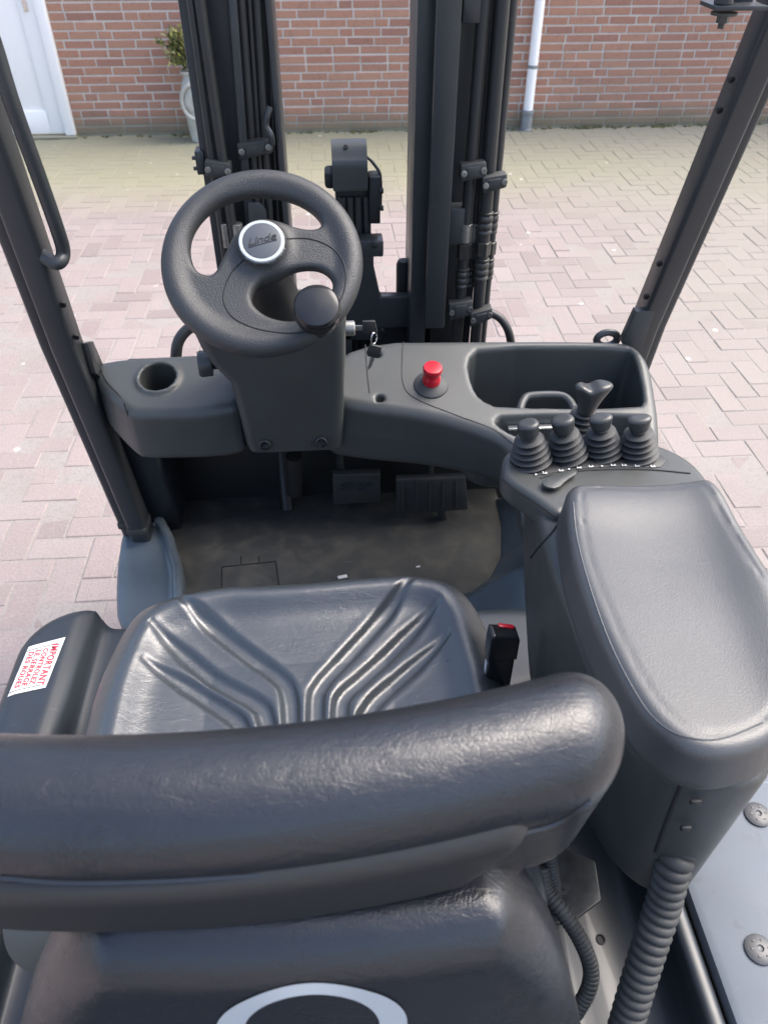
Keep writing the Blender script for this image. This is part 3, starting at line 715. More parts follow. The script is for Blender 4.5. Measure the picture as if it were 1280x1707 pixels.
# inset panel round the lower opening
pn_pts = [(408, 432), (388, 452), (375, 480), (374, 505), (390, 530), (425, 547), (470, 555), (510, 552), (545, 535), (568, 500), (577, 465), (570, 432), (548, 410), (515, 398), (478, 398)]
trace('panel_seam', [sw_], pn_pts, .0012, sw_)
sk = wl(531, 540, .012)
kb = MB(); kb.lathe([(.019, .0), (.0175, .030), (.020, .044)], wp(*sk, .004), wn, 28); kb.build('knob_post', M['plastic_dark'], sw_)
kb = MB(); kb.lathe([(.020, .038), (.031, .040), (.0330, .045), (.0335, .060), (.0325, .066), (.030, .0695), (.022, .0715), (.0005, .0725)], wp(*sk, .004), wn, 40); kb.build('spinner_knob', M['gloss_black'], sw_)
ca = MB(); ca.lathe([(.055, -.19), (.05, -.14), (.042, -.08), (.036, -.02), (.03, .0)], WO, wn, 28); P_('column_boot', ca, 'plastic_dark')

# ---- key in the lock (things of their own)
kc = px(583, 546, clm.bound_box[6][0]+.0) if False else py(586, 547, 1.235)
lk = MB(); lk.lathe([(.013, -.03), (.013, .004), (.011, .006), (.004, .006), (.0005, .004)], kc, (1, 0, 0), 20); P_('ignition_lock', lk, 'steel')
key = thing('ignition_key', 'black headed key pushed into the lock beside the steering column', 'key', tuple(kc))
kh = MB(); kh.box(kc+np.array([.013, 0, 0]), (.018, .0025, .010), bev=.0008); kh.build('blade', M['steel'], key)
kx = kc+np.array([.033, 0, .001]); hb = MB(); hb.prism([tuple(kx+np.array(p)) for p in ((-.014, -.0025, .012), (.008, -.0025, .012), (.013, -.0025, -.010), (.006, -.0025, -.016), (-.008, -.0025, -.014), (-.014, -.0025, -.008))], (0, .006, 0), .0015); hb.build('head', M['plastic_dark'], key)
rc = kx+np.array([.006, -.004, -.020]); 
ring_ = thing('key_ring', 'thin steel split ring hanging from the ignition key', 'key ring', tuple(rc))
rr = MB(); rr.tube([rc+np.array([.009*cos(t)*.6, .006*cos(t), .011*sin(t)]) for t in np.linspace(0, 2*pi, 24, endpoint=False)], .0011, 6, closed=True); rr.build('ring', M['chrome'], ring_)
k2 = rc+np.array([-.001, -.004, -.022]); key2 = thing('spare_key', 'spare black headed key dangling from the split ring', 'key', tuple(k2))
Rk = Matrix.Rotation(radians(12), 3, 'Y')
hb = MB(); hb.prism([tuple(Vector(k2)+Rk @ Vector(p)) for p in ((-.009, -.0025, .012), (.013, -.0025, .010), (.013, -.0025, -.009), (.006, -.0025, -.013), (-.009, -.0025, -.012), (-.012, -.0025, -.006))], (0, .006, 0), .0015); hb.build('head', M['plastic_dark'], key2)
hb = MB(); hb.prism([tuple(Vector(k2)+Rk @ Vector(p)) for p in ((-.003, 0, -.010), (.005, 0, -.010), (.0045, 0, -.022), (.003, 0, -.024), (.0035, 0, -.029), (.001, 0, -.036), (-.002, 0, -.040), (-.004, 0, -.036), (-.003, 0, -.030))], (0, .002, 0), .0003); hb.build('blade', M['steel'], key2)

# ---- armrest console with levers
cpoly = chaikin([(.240, .80), (.230, .60), (.238, .41), (.262, .350), (.30, .325), (.350, .325), (.392, .375), (.425, .46), (.448, .57), (.46, .70), (.45, .83), (.26, .83)], 2)
cyz = [(.86, 1.19), (.86, 1.13), (.80, 1.08), (.66, .93), (.52, .90), (.44, .935), (.335, .955), (.315, 1.00), (.325, 1.20)]
def f_cons(X, Y, Z):
    t = np.clip(1.19-Z, 0, .3)
    Xs = X-.16*t*np.clip((.62-Y)/.3, 0, 1)*np.clip((.36-X)/.14, 0, 1)
    a = sdpoly(Xs, Y, cpoly)+.05*t
    b = sdpoly(Y, Z, cyz)
    return smax(a, b, .02)
cons = obj('armrest_console', nets('armrest_console', f_cons, (.20, .30, .88), (.48, .88, 1.20), .005), M['plastic'], fk)
lp = chaikin(xy([(835, 772), (842, 756), (880, 742), (960, 733), (1060, 735), (1120, 752), (1165, 782), (1197, 834), (1190, 862), (1080, 852), (950, 850), (930, 868), (884, 830), (836, 800)], 1.2), 2)
lpan = obj('lever_panel', nets('lever_panel', lambda X, Y, Z: extr(sdpoly(X, Y, lp), slab(Z, 1.165, 1.205), .009), (.18, .62, 1.16), (.50, .87, 1.21), .003), M['plastic'], fk)
lb = MB(); lb.prism([tuple(pz(u, v, 1.2035)) for u, v in ((858, 781), (893, 794), (960, 784), (1010, 780), (1100, 781), (1112, 768), (1085, 752), (960, 752), (880, 757))], (0, 0, .0025), .0008); lb.build('label_plate', M['plastic_dark'], lpan)
mk = MB()
for (u, v) in ((893, 791), (908, 789), (935, 785), (948, 782), (965, 780), (985, 778), (1003, 777), (1022, 776), (1040, 776), (1062, 777), (1088, 778)):
    c = pz(u, v, 1.207)
    if u in (893, 948, 1003): mk.lathe([(.0014, 0), (.0013, .0004)], c, (0, 0, 1), 10)
    else: mk.box(c, (.0065, .0012, .0006), bev=0); mk.box(c+np.array([-.002, .002, 0]), (.0012, .0035, .0006), bev=0); mk.box(c+np.array([.002, .0018, 0]), (.002, .0012, .0006), bev=0)
mk.build('lever_symbols', M['white_print'], lpan)
seam('panel_seam', [pz(900, 797, 1.2055), pz(940, 788, 1.2055), pz(1000, 783, 1.2055), pz(1080, 783, 1.2055), pz(1150, 789, 1.2055)], .001, lpan)
la = MB(); lc = [pz(u, v, 1.21) for u, v in ((900, 806), (918, 795), (958, 785), (962, 792), (944, 802), (928, 818), (908, 815))]
la.prism([tuple(p) for p in chaikin(lc, 1)], (0, 0, .0035), .001); la.build('latch', M['plastic'], lpan)
# boots
def boot_profile(n, r0, r1, hgt):
    pr = [(r0, 0)]
    for k in range(n):
        f0 = k/n; r = r0+(r1-r0)*f0; h = hgt*f0; dh = hgt/n
        pr += [(r, h+dh*.04), (r*1.02, h+dh*.12), (r*.99, h+dh*.22), (r*.48, h+dh*.42), (r*.46, h+dh*.88)]
    pr += [(r1*.7, hgt), (r1*.55, hgt+.001)]; return pr
bt = MB(); bt.lathe(boot_profile(5, .0280, .0165, .046), (0, 0, 0), (0, 0, 1), 36)
for i, v in enumerate(bt.V):
    f = max(0, v[2]/.046); bt.V[i] = (v[0]-.004*f*f*0, v[1], v[2]+v[0]*.10*sin(f*3))
boot_me = mesh_from('control_lever', bt.V, bt.F, 60)
kn_shapes = []
def knob_mesh(w0, w1, h, fl):
    def f(X, Y, Z):
        t = np.clip(Z/h, 0, 1); a = w0+(w1-w0)*t; b_ = w0*.95+(fl-w0)*t
        return extr((np.hypot(X/a, Y/b_)-1)*np.minimum(a, b_), slab(Z, 0, h), .006)
    return nets('knob', f, (-w1-.003, -.02, -.002), (w1+.003, .02, h+.003), .0016)
kms = [knob_mesh(.0125, .0145, .026, .0135), knob_mesh(.0130, .0155, .025, .0135), knob_mesh(.0115, .0165, .025, .0120), knob_mesh(.0115, .0170, .025, .0115)]
for i, (ub, vb, ut, vt) in enumerate(((884, 771, 881, 724), (944, 763, 939, 716), (1002, 757, 1001, 712), (1061, 760, 1064, 714))):
    b0 = pz(ub, vb-5, 1.207); t0 = pp(ut, vt, (0, 1, 0), b0-np.array([0, .0, 0]))
    o = obj('control_lever', boot_me, M['rubber'] if not i else None, fk)
    ax = Vector(t0-b0); sc = ax.length/.047
    o.location = tuple(b0); o.rotation_euler = Vector((0, 0, 1)).rotation_difference(ax.normalized()).to_euler(); o.scale = (1.0, 1.0, sc)
    k = bpy.data.objects.new('knob', kms[i]); COL.objects.link(k); k.parent = o; k.location = (0, 0, .043)
    if not len(kms[i].materials): kms[i].materials.append(M['knob'])
# taller direction lever behind
b0 = py(968, 712, .90); 
dl_ = MB(); dl_.lathe(boot_profile(4, .024, .016, .034), b0, (0, -.05, 1), 32); dlv = P_('direction_lever', dl_, 'rubber')
def f_dk(X, Y, Z):
    t = np.clip(Z/.05, 0, 1); a = .0115+.0185*t**1.6; b_ = .0125+.003*t
    dip = .006*np.exp(-(X/.009)**2)
    return extr((np.hypot((X-.006*t)/a, Y/b_)-1)*b_, np.maximum(Z-(.05-dip), -Z), .007)
obj('knob', nets('knob', f_dk, (-.034, -.02, -.004), (.042, .02, .056), .002, (py(974, 690, .895)-np.array([.0, 0, -.0]), np.eye(3))), M['knob'], dlv)

# armrest pad
apoly = chaikin(xy([(942, 838), (944, 812), (965, 798), (1165, 799), (1192, 812), (1235, 880), (1285, 960)], 1.25)+[(.436, .50), (.42, .43), (.39, .375), (.35, .338), (.30, .328), (.268, .340), (.246, .378), (.236, .46)]+xy([(958, 945), (945, 870)], 1.25), 2)
def f_pad(X, Y, Z):
    p2 = sdpoly(X, Y, apoly)
    dish = -.007*np.clip(-p2/.012, 0, 1)*0 + .010*np.exp(-((X-(.415+.02*np.sin((Y-.5)*9)))/.03)**2) - .006*np.exp(-((X-.34)/.06)**2)*np.clip((Y-.36)/.2, 0, 1) + .006*np.exp(-((Y-.66)/.04)**2)
    groove = .0016*np.exp(-((p2+.017)/.0022)**2)
    return extr(p2-.004*np.clip((1.235-Z)/.03, 0, 1), slab(Z-dish+groove, 1.188, 1.25), .016)
obj('armrest_pad', nets('armrest_pad', f_pad, (.215, .31, 1.17), (.47, .71, 1.275), .0035), M['pad'], fk)
# console trims: rear cover joint, clips, side strip
for (u, v) in ((1158, 1336), (1142, 1380)):
    c = py(u, v, .3265); b = MB(); b.box(c, (.009, .004, .006), bev=.0008); b.build('clip', M['plastic_dark'], cons)
pad = bpy.data.objects['armrest_pad']
trace('panel_seam', [cons, lpan], [(838, 799), (862, 818), (884, 832), (912, 852), (934, 868)], .0013, cons)
trace('panel_seam', [cons, lpan], [(934, 868), (918, 890), (898, 912), (884, 930)], .0015, cons)
trace('panel_seam', [cons, lpan], [(934, 868), (940, 920), (950, 985), (962, 1040)], .0014, cons)
trace('side_strip', [cons], [(968, 1028), (985, 1075), (1008, 1130), (1040, 1195), (1072, 1245)], .0032, cons, 'plastic')
trace('side_strip', [cons], [(962, 1028), (979, 1075), (1002, 1132), (1034, 1197), (1066, 1247)], .0018, cons, 'seam')
trace('panel_seam', [cons], [(1138, 1300), (1120, 1345), (1092, 1420)], .0022, cons)
trace('pad_seam', [pad], [(955, 838), (962, 900), (985, 985), (1020, 1080), (1065, 1165), (1098, 1205), (1140, 1228), (1200, 1232), (1270, 1205)], .0008, pad, 'pad', 20)
# ---- seat cushion
scx = -.07
grooves = []
for pts in (((300, 1004), (405, 1077), (462, 1116), (480, 1145), (484, 1200), (485, 1290)), ((255, 1046), (349, 1118), (425, 1160), (441, 1185), (445, 1215), (446, 1290)), ((242, 1102), (317, 1140), (382, 1180), (399, 1200), (403, 1220), (404, 1290)),
            ((687, 974), (625, 1037), (562, 1099), (535, 1130), (526, 1160), (526, 1290)), ((730, 1007), (669, 1062), (603, 1121), (575, 1146), (567, 1175), (567, 1290)), ((747, 1059), (687, 1106), (637, 1146), (616, 1171), (608, 1195), (606, 1290))):
    grooves.append([tuple(pz(u, v, 1.0)[:2]) for u, v in pts])
sp_ = spline([(-.336, .54), (-.333, .66), (-.308, .752), (-.25, .79), (-.18, .806), (-.12, .806), (-.055, .807), (.02, .812), (.09, .812), (.15, .79), (.186, .735), (.199, .64), (.202, .55), (.195, .40), (.17, .31), (-.07, .295), (-.30, .31), (-.325, .40)], 6, closed=True)
spoly = [tuple(p) for p in sp_]
def seat_top(X, Y):
    d = -sdpoly(X, Y, spoly)
    edge = .014*np.exp(-((d-.045)/.022)**2)
    dish = -.014*np.clip((d-.05)/.1, 0, 1)
    front = .012*np.exp(-((Y-.765)/.03)**2)
    z = 1.0+edge+dish+front*.4
    for g in grooves:
        q = sdline(X, Y, spline(g, 4)); tip = g[0]; fade = np.clip(np.hypot(X-tip[0], Y-tip[1])/.07, .0, 1)
        w = .0030+.0080*fade**.8
        z = z-(.25+.75*fade**.6)*.0085*np.exp(-(q/w)**4)+.0006*np.exp(-((q-w*1.55)/.006)**2)
    return z, d
def seat_mesh():
    na, nr = 420, 200
    B = np.array(spoly); seg = np.r_[0, np.cumsum(np.hypot(*np.diff(np.vstack([B, B[:1]]), axis=0).T))]; L_ = seg[-1]
    tt = np.linspace(0, L_, na, endpoint=False); bx = np.interp(tt, seg, np.r_[B[:, 0], B[0, 0]]); by = np.interp(tt, seg, np.r_[B[:, 1], B[0, 1]])
    cx, cy = -.066, .56; V = []; rows = []
    rad = .035
    for k, z in enumerate((.875, .90, .94, .955)):
        rows.append(np.stack([cx+(bx-cx)*(.95 if k == 0 else .985 if k == 1 else 1), cy+(by-cy)*(.95 if k == 0 else .985 if k == 1 else 1), np.full(na, z)], 1))
    for s in np.r_[np.linspace(1, .9, 30), np.linspace(.9, 0.003, nr)[1:]]:
        X, Y = cx+(bx-cx)*s, cy+(by-cy)*s; z, d = seat_top(X, Y)
        drop = rad-np.sqrt(np.maximum(0, rad**2-np.maximum(rad-d, 0)**2)); rows.append(np.stack([X, Y, z-drop*1.0], 1))
    V = np.concatenate(rows); F = []
    for i in range(len(rows)-1):
        a = i*na; 
        for k in range(na): F.append((a+k, a+(k+1) % na, a+na+(k+1) % na, a+na+k))
    F.append(tuple((len(rows)-1)*na+k for k in range(na))); return mesh_from('seat_cushion', V, F, 0)
seat = obj('seat_cushion', seat_mesh(), M['leather'], fk)
pp_ = MB(); sb_ = MB(); sb_.box((-.066, .53, .85), (.44, .44, .07), bev=.02); P_('seat_base', sb_, 'plastic_dark')
# ---- backrest: upper cushion and shell
bcx = -.093
def ycen(X): return .247+.50*(X-bcx)**2+.012*(X-bcx)
def f_back(X, Y, Z):
    yc = ycen(X); zt_ = 0
    # segment in YZ from (yc,1.372) to (yc+.035,1.18)
    ay, az = 0., 0.; by_, bz_ = .02, -.11; y = Y-yc; z = Z-1.368
    t = np.clip((y*by_+z*bz_)/(by_**2+bz_**2), 0, 1)
    q = np.hypot((y-by_*t), (z-bz_*t))
    ex = np.maximum(np.abs(X-bcx)-.228, 0)
    return np.sqrt(q**2+(ex*1.05)**2)-.0440
bcu = obj('backrest_cushion', nets('backrest_cushion', f_back, (-.385, .16, 1.13), (.20, .38, 1.43), .004), M['leather_back'], fk)
def f_shell(X, Y, Z):
    yc = ycen(X)-.030; y = Y-yc; z = Z-1.352; by_, bz_ = .012, -.062
    t = np.clip((y*by_+z*bz_)/(by_**2+bz_**2), 0, 1); q = np.hypot(y-by_*t, z-bz_*t)
    ex = np.maximum(np.abs(X-bcx+.025)-.205+.4*np.maximum(-z-.01, 0), 0)
    return np.sqrt(q**2+ex**2)-.021
obj('backrest_shell', nets('backrest_shell', f_shell, (-.385, .14, 1.23), (.20, .34, 1.39), .004), M['plastic_dark'], fk)
trace('piping', [bcu], [(2, 1462), (120, 1470), (300, 1466), (500, 1450), (700, 1418), (850, 1392), (930, 1370), (985, 1335)], .0022, bcu, 'leather_back', 16)
# ---- lower back cover with ring emblem
LC = -.038
def f_low(X, Y, Z):
    t = np.clip(1.276-Z, 0, .4)
    w = .118+.215*np.sqrt(t)+.30*np.clip(LC-X, 0, 1)*np.sqrt(t)
    y0 = .198-.10*t-.012*np.cos(np.clip((X-LC)/.22, -1, 1)*pi/2)
    d = extr(np.maximum(np.abs(X-LC)-w, Z-1.276)*.8, np.maximum(y0-Y, Y-(y0+.09))*.98, .034)
    return np.maximum(d, .90-Z)
obj_low = obj('back_cover', nets('back_cover', f_low, (-.37, .08, .89), (.25, .31, 1.32), .005), M['leather_back'], fk)
def low_y(x, z): return .198-.10*min(max(1.276-z, 0), .4)-.012*cos(min(max((x-LC)/.22, -1), 1)*pi/2)
em = pp(508, 1640, (0, 1, -.0), (0, .180, 0)); ez = em[2]-.0800
low_bvh = BVHTree.FromPolygons([v_.co[:] for v_ in obj_low.data.vertices], [p.vertices[:] for p in obj_low.data.polygons])
V = []; F = []; n = 72
for k in range(n):
    t = 2*pi*k/n
    for ro_, ri in ((.067, .067), (.0475, .0555)):
        x, z = em[0]+ro_*cos(t), ez+ri*sin(t); h_ = low_bvh.ray_cast(Vector((x, -.2, z)), Vector((0, 1, 0))); V.append((x, (h_[0].y if h_[0] is not None else low_y(x, z))-.0009, z))
for k in range(n): a = 2*k; b = 2*((k+1) % n); F.append((a, a+1, b+1, b))
e_ = MB(); e_.add(V, F); e_.build('emblem', M['emblem'], obj_low, 0)
# recliner cover left, bracket right
rcv = py(84, 1546, .32); b = MB(); b.lathe([(.045, .012), (.044, .0), (.039, -.010), (.02, -.015), (.001, -.016)], (rcv[0], .32, rcv[2]), (0, 1, -.9), 40); rec = P_('recliner_cover', b, 'plastic')
# seat rails / bracket with two bolts
bk = MB(); bk.prism([tuple(pz(u, v, .86)) for u, v in ((885, 1560), (960, 1535), (1000, 1505), (990, 1440), (910, 1405), (870, 1430), (900, 1500))], (0, 0, .008), .002); brk = P_('seat_bracket', bk, 'fitting')
for (u, v) in ((934, 1478), (938, 1508)):
    c = pz(u, v, .868); b = MB(); b.lathe([(.012, 0), (.012, .003), (.007, .004), (.007, .009), (.001, .010)], c, (0, 0, 1), 6); b.build('bolt', M['fitting'], brk)
b = MB(); b.lathe([(.075, .0), (.075, .02), (.068, .022), (.066, .002), (.02, .0)], (.085, .33, .90), (.35, -.6, .75), 36); P_('hinge_plate', b, 'rubber')
# seat belt buckle
bc = pz(838, 1062, 1.075)
def f_buck(X, Y, Z):
    w = .0185-.003*np.clip((Z+.0)/.03, 0, 1); up = extr(np.maximum(np.abs(X)-w, np.abs(Y)-.011), slab(Z, -.035, .012-X*.25), .003)
    dn = extr(np.maximum(np.abs(X)-.0165, np.abs(Y)-.009), slab(Z, -.13, -.03), .003); return np.minimum(up, dn)
bu = obj('belt_buckle', nets('belt_buckle', f_buck, (-.022, -.014, -.13), (.022, .014, .02), .0016, (bc, np.array([[cos(.06), sin(.06), 0], [-sin(.06), cos(.06), 0], [0, 0, 1.]]))), M['gloss_black'], fk)
b = MB(); b.box(bc+np.array([.004, .0075, .0115]), (.020, .006, .003), Matrix.Rotation(radians(14), 3, 'Y'), bev=.001); b.build('release_button', M['red'], bu)
lbl = MB(); lbl.box(bc+np.array([-.0169, 0, -.068]), (.0008, .008, .045), bev=0); lbl.build('care_label', M['white_print'], bu)

# ---- corrugated conduits
def conduit(name, pts, r, pitch, m, amp=.16):
    P = spline(pts, 24); seg = np.r_[0, np.cumsum([np.linalg.norm(P[i+1]-P[i]) for i in range(len(P)-1)])]
    s = np.arange(0, seg[-1], pitch/10); Q = np.stack([np.interp(s, seg, [p[k] for p in P]) for k in range(3)], 1)
    ph = (s/pitch) % 1; rr_ = r*(1-amp*(1-np.sqrt(np.maximum(0, 1-(2*ph-1)**2*.97))))
    b = MB(); b.tube([tuple(q) for q in Q], list(rr_), 20); return P_(name, b, m, sharp=0)
conduit('corrugated_conduit', [py(1150, 1375, .365), py(1126, 1430, .340), py(1104, 1510, .315), py(1072, 1610, .280), py(1042, 1712, .245), py(1010, 1830, .205)], .0182, .0108, 'rubber', .28)
conduit('corrugated_cable', [pz(905, 1370, 1.0), pz(912, 1400, .98), pz(917, 1440, .95), pz(923, 1490, .91), pz(920, 1535, .885), pz(908, 1570, .87), pz(880, 1610, .85)], .0085, .0046, 'rubber')
conduit('corrugated_cable', [pz(901, 1445, .95), pz(910, 1485, .93), pz(938, 1522, .92), pz(966, 1565, .90), pz(984, 1612, .875), pz(980, 1650, .855), pz(958, 1690, .83)], .0092, .0050, 'rubber')
b = MB(); c = pz(1001, 1566, .817); b.lathe([(.006, -.002), (.0065, .0008), (.0048, .0012), (.0045, -.001), (.0003, -.0012)], c, (0, 0, 1), 18); P_('hood_hole', b, 'seam')
# white scraps of paper on the floor
for (u, v, w, lab) in ((571, 962, .014, 'white paper scrap on the floor, half hidden by the front edge of the seat'), (697, 945, .006, 'tiny white fleck on the dark floor right of the larger scrap')):
    c = pz(u, v, .501); b = MB(); b.box((c[0], c[1], .502), (w*1.6, w*.7, .002), Matrix.Rotation(.2, 3, 'Z'), bev=.0005); o = b.build('paper_scrap', M['paper'], None); tag(o, lab, 'paper scrap')

# ---- A pillars, handle, roof rails
def pillar(sgn, x_low, x_high, name):
    # centre line in the side of the cab, leaning back towards the driver
    pts = [(x_low, 1.452, .53), (x_low, 1.325, 1.12), (x_high, 1.24, 1.65), (x_high, 1.17, 2.08)] if sgn < 0 else [(x_low, 1.56, .53), (x_low, 1.452, 1.05), (x_high, 1.295, 1.63), (x_high, 1.175, 2.08)]
    b = MB(); out = MB()
    for (dx, dy, w, dpt, tgt) in ((-sgn*.005, -.006, .044, .060, b), (sgn*.030, .012, .030, .046, out)):
        V = []; F = []
        prof = []
        r = .008
        for cx, cy, a in ((w/2-r, dpt/2-r, 0), (-w/2+r, dpt/2-r, 1), (-w/2+r, -dpt/2+r, 2), (w/2-r, -dpt/2+r, 3)):
            for k in range(4): t = (a+k/3)*pi/2; prof.append((cx+r*cos(t), cy+r*sin(t)))
        for i, p in enumerate(pts):
            for (x, y) in prof: V.append((p[0]+dx+x, p[1]+dy+y, p[2]))
        n = len(prof)
        for i in range(len(pts)-1):
            for k in range(n): F.append((i*n+k, i*n+(k+1) % n, (i+1)*n+(k+1) % n, (i+1)*n+k))
        F += [tuple(range(n))[::-1], tuple((len(pts)-1)*n+k for k in range(n))]
        tgt.add(V, F)
    o = b.build('pillar', M['mast'], fk); out.build('pillar_flange', M['mast'], o)
    return o, pts
pl, lpts = pillar(-1, -.505, -.497, 'left'); pr_, rpts = pillar(1, .647, .662, 'right')
ft = MB(); ft.box((-.500, 1.434, .572), (.049, .065, .022), bev=.006); ft.box((-.535, 1.452, .572), (.032, .050, .02), bev=.005); ft.build('foot', M['rubber'], pl)
for o, pts, xs, vs in ((pl, None, None, ((105, 508), (127, 562))), (pr_, None, None, ((1219, 133), (1199, 184), (1099, 440), (1077, 495)))):
    for (u, v) in vs:
        q = px(u, v, -.50 if o is pl else .64); 
        b = MB(); d = Vector(CAM-q).normalized()
        pt_ = lpts if o is pl else rpts; yy = np.interp(q[2], [p[2] for p in pt_], [p[1] for p in pt_])-.0355
        c = py(u, v, yy); b.lathe([(.006, -.003), (.0062, .0012), (.0042, .0012), (.004, -.002), (.0003, -.002)], c, (0, -1, -.3), 14); b.build('bolt_hole', M['seam'], o)
gs = MB(); gs.prism([(-.478, 1.33, 1.05), (-.478, 1.36, 1.02), (-.478, 1.385, 1.04), (-.478, 1.365, 1.10), (-.478, 1.33, 1.115)], (.012, 0, 0), .002); gs.build('gusset', M['mast'], pl)
gs = MB(); gs.prism([(.600, 1.40, 1.11), (.585, 1.40, 1.04), (.63, 1.40, 1.00), (.64, 1.40, 1.11)], (0, .02, 0), .002); gs.build('gusset', M['mast'], pr_)
# grab handle
hx = -.44
hpts = [px(u, v, hx) for u, v in ((-70, -60), (-20, 45), (20, 170), (60, 280), (92, 370))]+[px(106, 418, hx-.004), px(98, 438, hx-.012), px(80, 432, hx-.03), px(62, 418, hx-.05)]
b = MB(); b.tube(spline(hpts, 6), .0115, 14); b.build('grab_handle', M['mast'], pl)
rf = MB(); rf.box((.08, 1.17, 2.08), (1.22, .06, .05), bev=.01); rf.box((-.50, .28, 2.09), (.05, 1.75, .05), bev=.01); rf.box((.66, .28, 2.09), (.05, 1.75, .05), bev=.01)
rf.box((-.50, -.56, 1.45), (.06, .06, 1.3), bev=.01); rf.box((.66, -.56, 1.45), (.06, .06, 1.3), bev=.01)
P_('roof_frame', rf, 'mast')
# work light bracket at the right pillar
bk = MB()
a = py(1178, 8, 1.06); b_ = py(1262, 16, 1.06)
bk.box(((a[0]+b_[0])/2+.005, 1.07, a[2]-.002), (b_[0]-a[0], .05, .005), bev=.001); bk.box(((a[0]+b_[0])/2+.015, 1.08, a[2]+.04), (b_[0]-a[0]-.03, .006, .085), bev=.001)
bkt = bk.build('light_bracket', M['mast'], fk)
c = py(1207, 20, 1.06); b = MB(); b.lathe([(.0155, .0), (.0155, -.003), (.007, -.0035)], c, (0, 0, 1), 20); b.lathe([(.0075, -.0035), (.0075, -.011), (.004, -.0115), (.004, -.017), (.001, -.0175)], c, (0, 0, 1), 6); b.build('bolt', M['fitting'], bkt)
b = MB(); b.lathe([(.011, .004), (.011, .012), (.009, .013), (.009, .03), (.012, .031), (.012, .06)], py(1203, 12, 1.06), (0, 0, 1), 16); b.build('rubber_mount', M['rubber'], bkt)

# ---- mast
def vline(u0, v0, u1, v1, Y, z0=.45, z1=2.4):
    a, b = py(u0, v0, Y), py(u1, v1, Y); f = lambda z: a+(b-a)*((z-a[2])/(b[2]-a[2])); return [tuple(f(z1)), tuple(f(z0))]
YM = 1.66
mr = MB()
def channel(b, xa, xb, ya, yb, t=.018, z0=.30, z1=2.4, open_dir=1):
    b.box(((xa+xb)/2, ya+t/2, (z0+z1)/2), (xb-xa, t, z1-z0), bev=.003)
    b.box(((xa+xb)/2, yb-t/2, (z0+z1)/2), (xb-xa, t, z1-z0), bev=.003)
    xw = xb-t/2 if open_dir < 0 else xa+t/2
    b.box((xw, (ya+yb)/2, (z0+z1)/2), (t, yb-ya-2*t+.001, z1-z0), bev=.002)
channel(mr, .171, .207, 1.655, 1.80, open_dir=1); channel(mr, .225, .30, 1.70, 1.84, open_dir=-1)
rail = P_('mast_rail', mr, 'mast')
a = py(728, 0, 1.60)[0]; b2 = py(771, 0, 1.60)[0]; zb = py(724, 548, 1.60)[2]
cp = MB(); cp.box(((a+b2)/2, 1.606, (2.4+zb)/2), (b2-a, .012, 2.4-zb), bev=.004); cp.box((b2-.004, 1.63, (2.4+zb)/2+.02), (.008, .05, 2.4-zb-.04), bev=.002)
cp.build('cover_plate', M['mast'], rail)
for u0, v0, u1, v1, dw in ((772, -20, 800, 38, 0), (752, 345, 770, 405, .01)):
    bb = MB(); q0, q1 = py(u0, v0, 1.64), py(u1, v1, 1.64); bb.box(((q0[0]+q1[0])/2, 1.65, (q0[2]+q1[2])/2), (q1[0]-q0[0]+dw, .04, q0[2]-q1[2]), bev=.003); bb.build('spacer_block', M['mast'], rail)
ml = MB(); 
xl0, xl1 = py(297, 0, 1.655)[0], py(313, 0, 1.655)[0]
ml.box((xl0+.012, 1.72, 1.35), (.024, .14, 2.1), bev=.003)
xf0, xf1 = py(342, 0, 1.70)[0], py(372, 0, 1.70)[0]; ml.box(((xf0+xf1)/2, 1.745, 1.35), (xf1-xf0+.04, .09, 2.1), bev=.003)
xr0, xr1 = py(440, 0, 1.68)[0], py(453, 0, 1.68)[0]; ml.box(((xr0+xr1)/2, 1.74, 1.35), (xr1-xr0, .12, 2.1), bev=.009)
xs0, xs1 = py(384, 0, 1.70)[0], py(445, 0, 1.70)[0]; ml.box(((xs0+xs1)/2, 1.765, 1.35), (xs1-xs0+.01, .07, 2.1), bev=.003)
raill = P_('mast_rail', ml, 'mast')
xs = [py(u, 0, 1.665)[0] for u in (370, 385)]; sp2 = MB(); sp2.prism([tuple(py(u, v, 1.665)) for u, v in ((371, -120), (386, -120), (424, 400), (411, 400))], (0, .02, 0), .002); sp2.build('chain_guard', M['mast'], raill)
cpn = MB(); cpn.prism([tuple(py(u, v, 1.66)) for u, v in ((413, 338), (432, 338), (444, 352), (450, 430), (416, 430))], (0, .012, 0), .002); cpn.build('cover_plate', M['mast'], raill)
def hose(u0, u1, Y, r, par, z0=.5, z1=2.4, v1=560):
    b = MB(); b.tube(vline(u0, 0, u1, v1, Y, z0, z1), r, 14); return b.build('hose', M['hose'], par)
for u0, u1, Y, r in ((807, 762, 1.64, .0125), (821, 776, 1.66, .0095), (838, 793, 1.635, .0135), (854, 803, 1.655, .0105)): hose(u0, u1, Y, r, rail)
for u0, u1, Y, r in ((317, 376, 1.635, .0065), (333, 396, 1.635, .0105)): hose(u0, u1, Y, r, raill, v1=440)
for u0, u1, Y, r in ((402, 432, 1.69, .0092), (416, 442, 1.69, .0050), (428, 452, 1.69, .0080), (445, 466, 1.70, .004)): hose(u0, u1, Y, r, raill, v1=400)
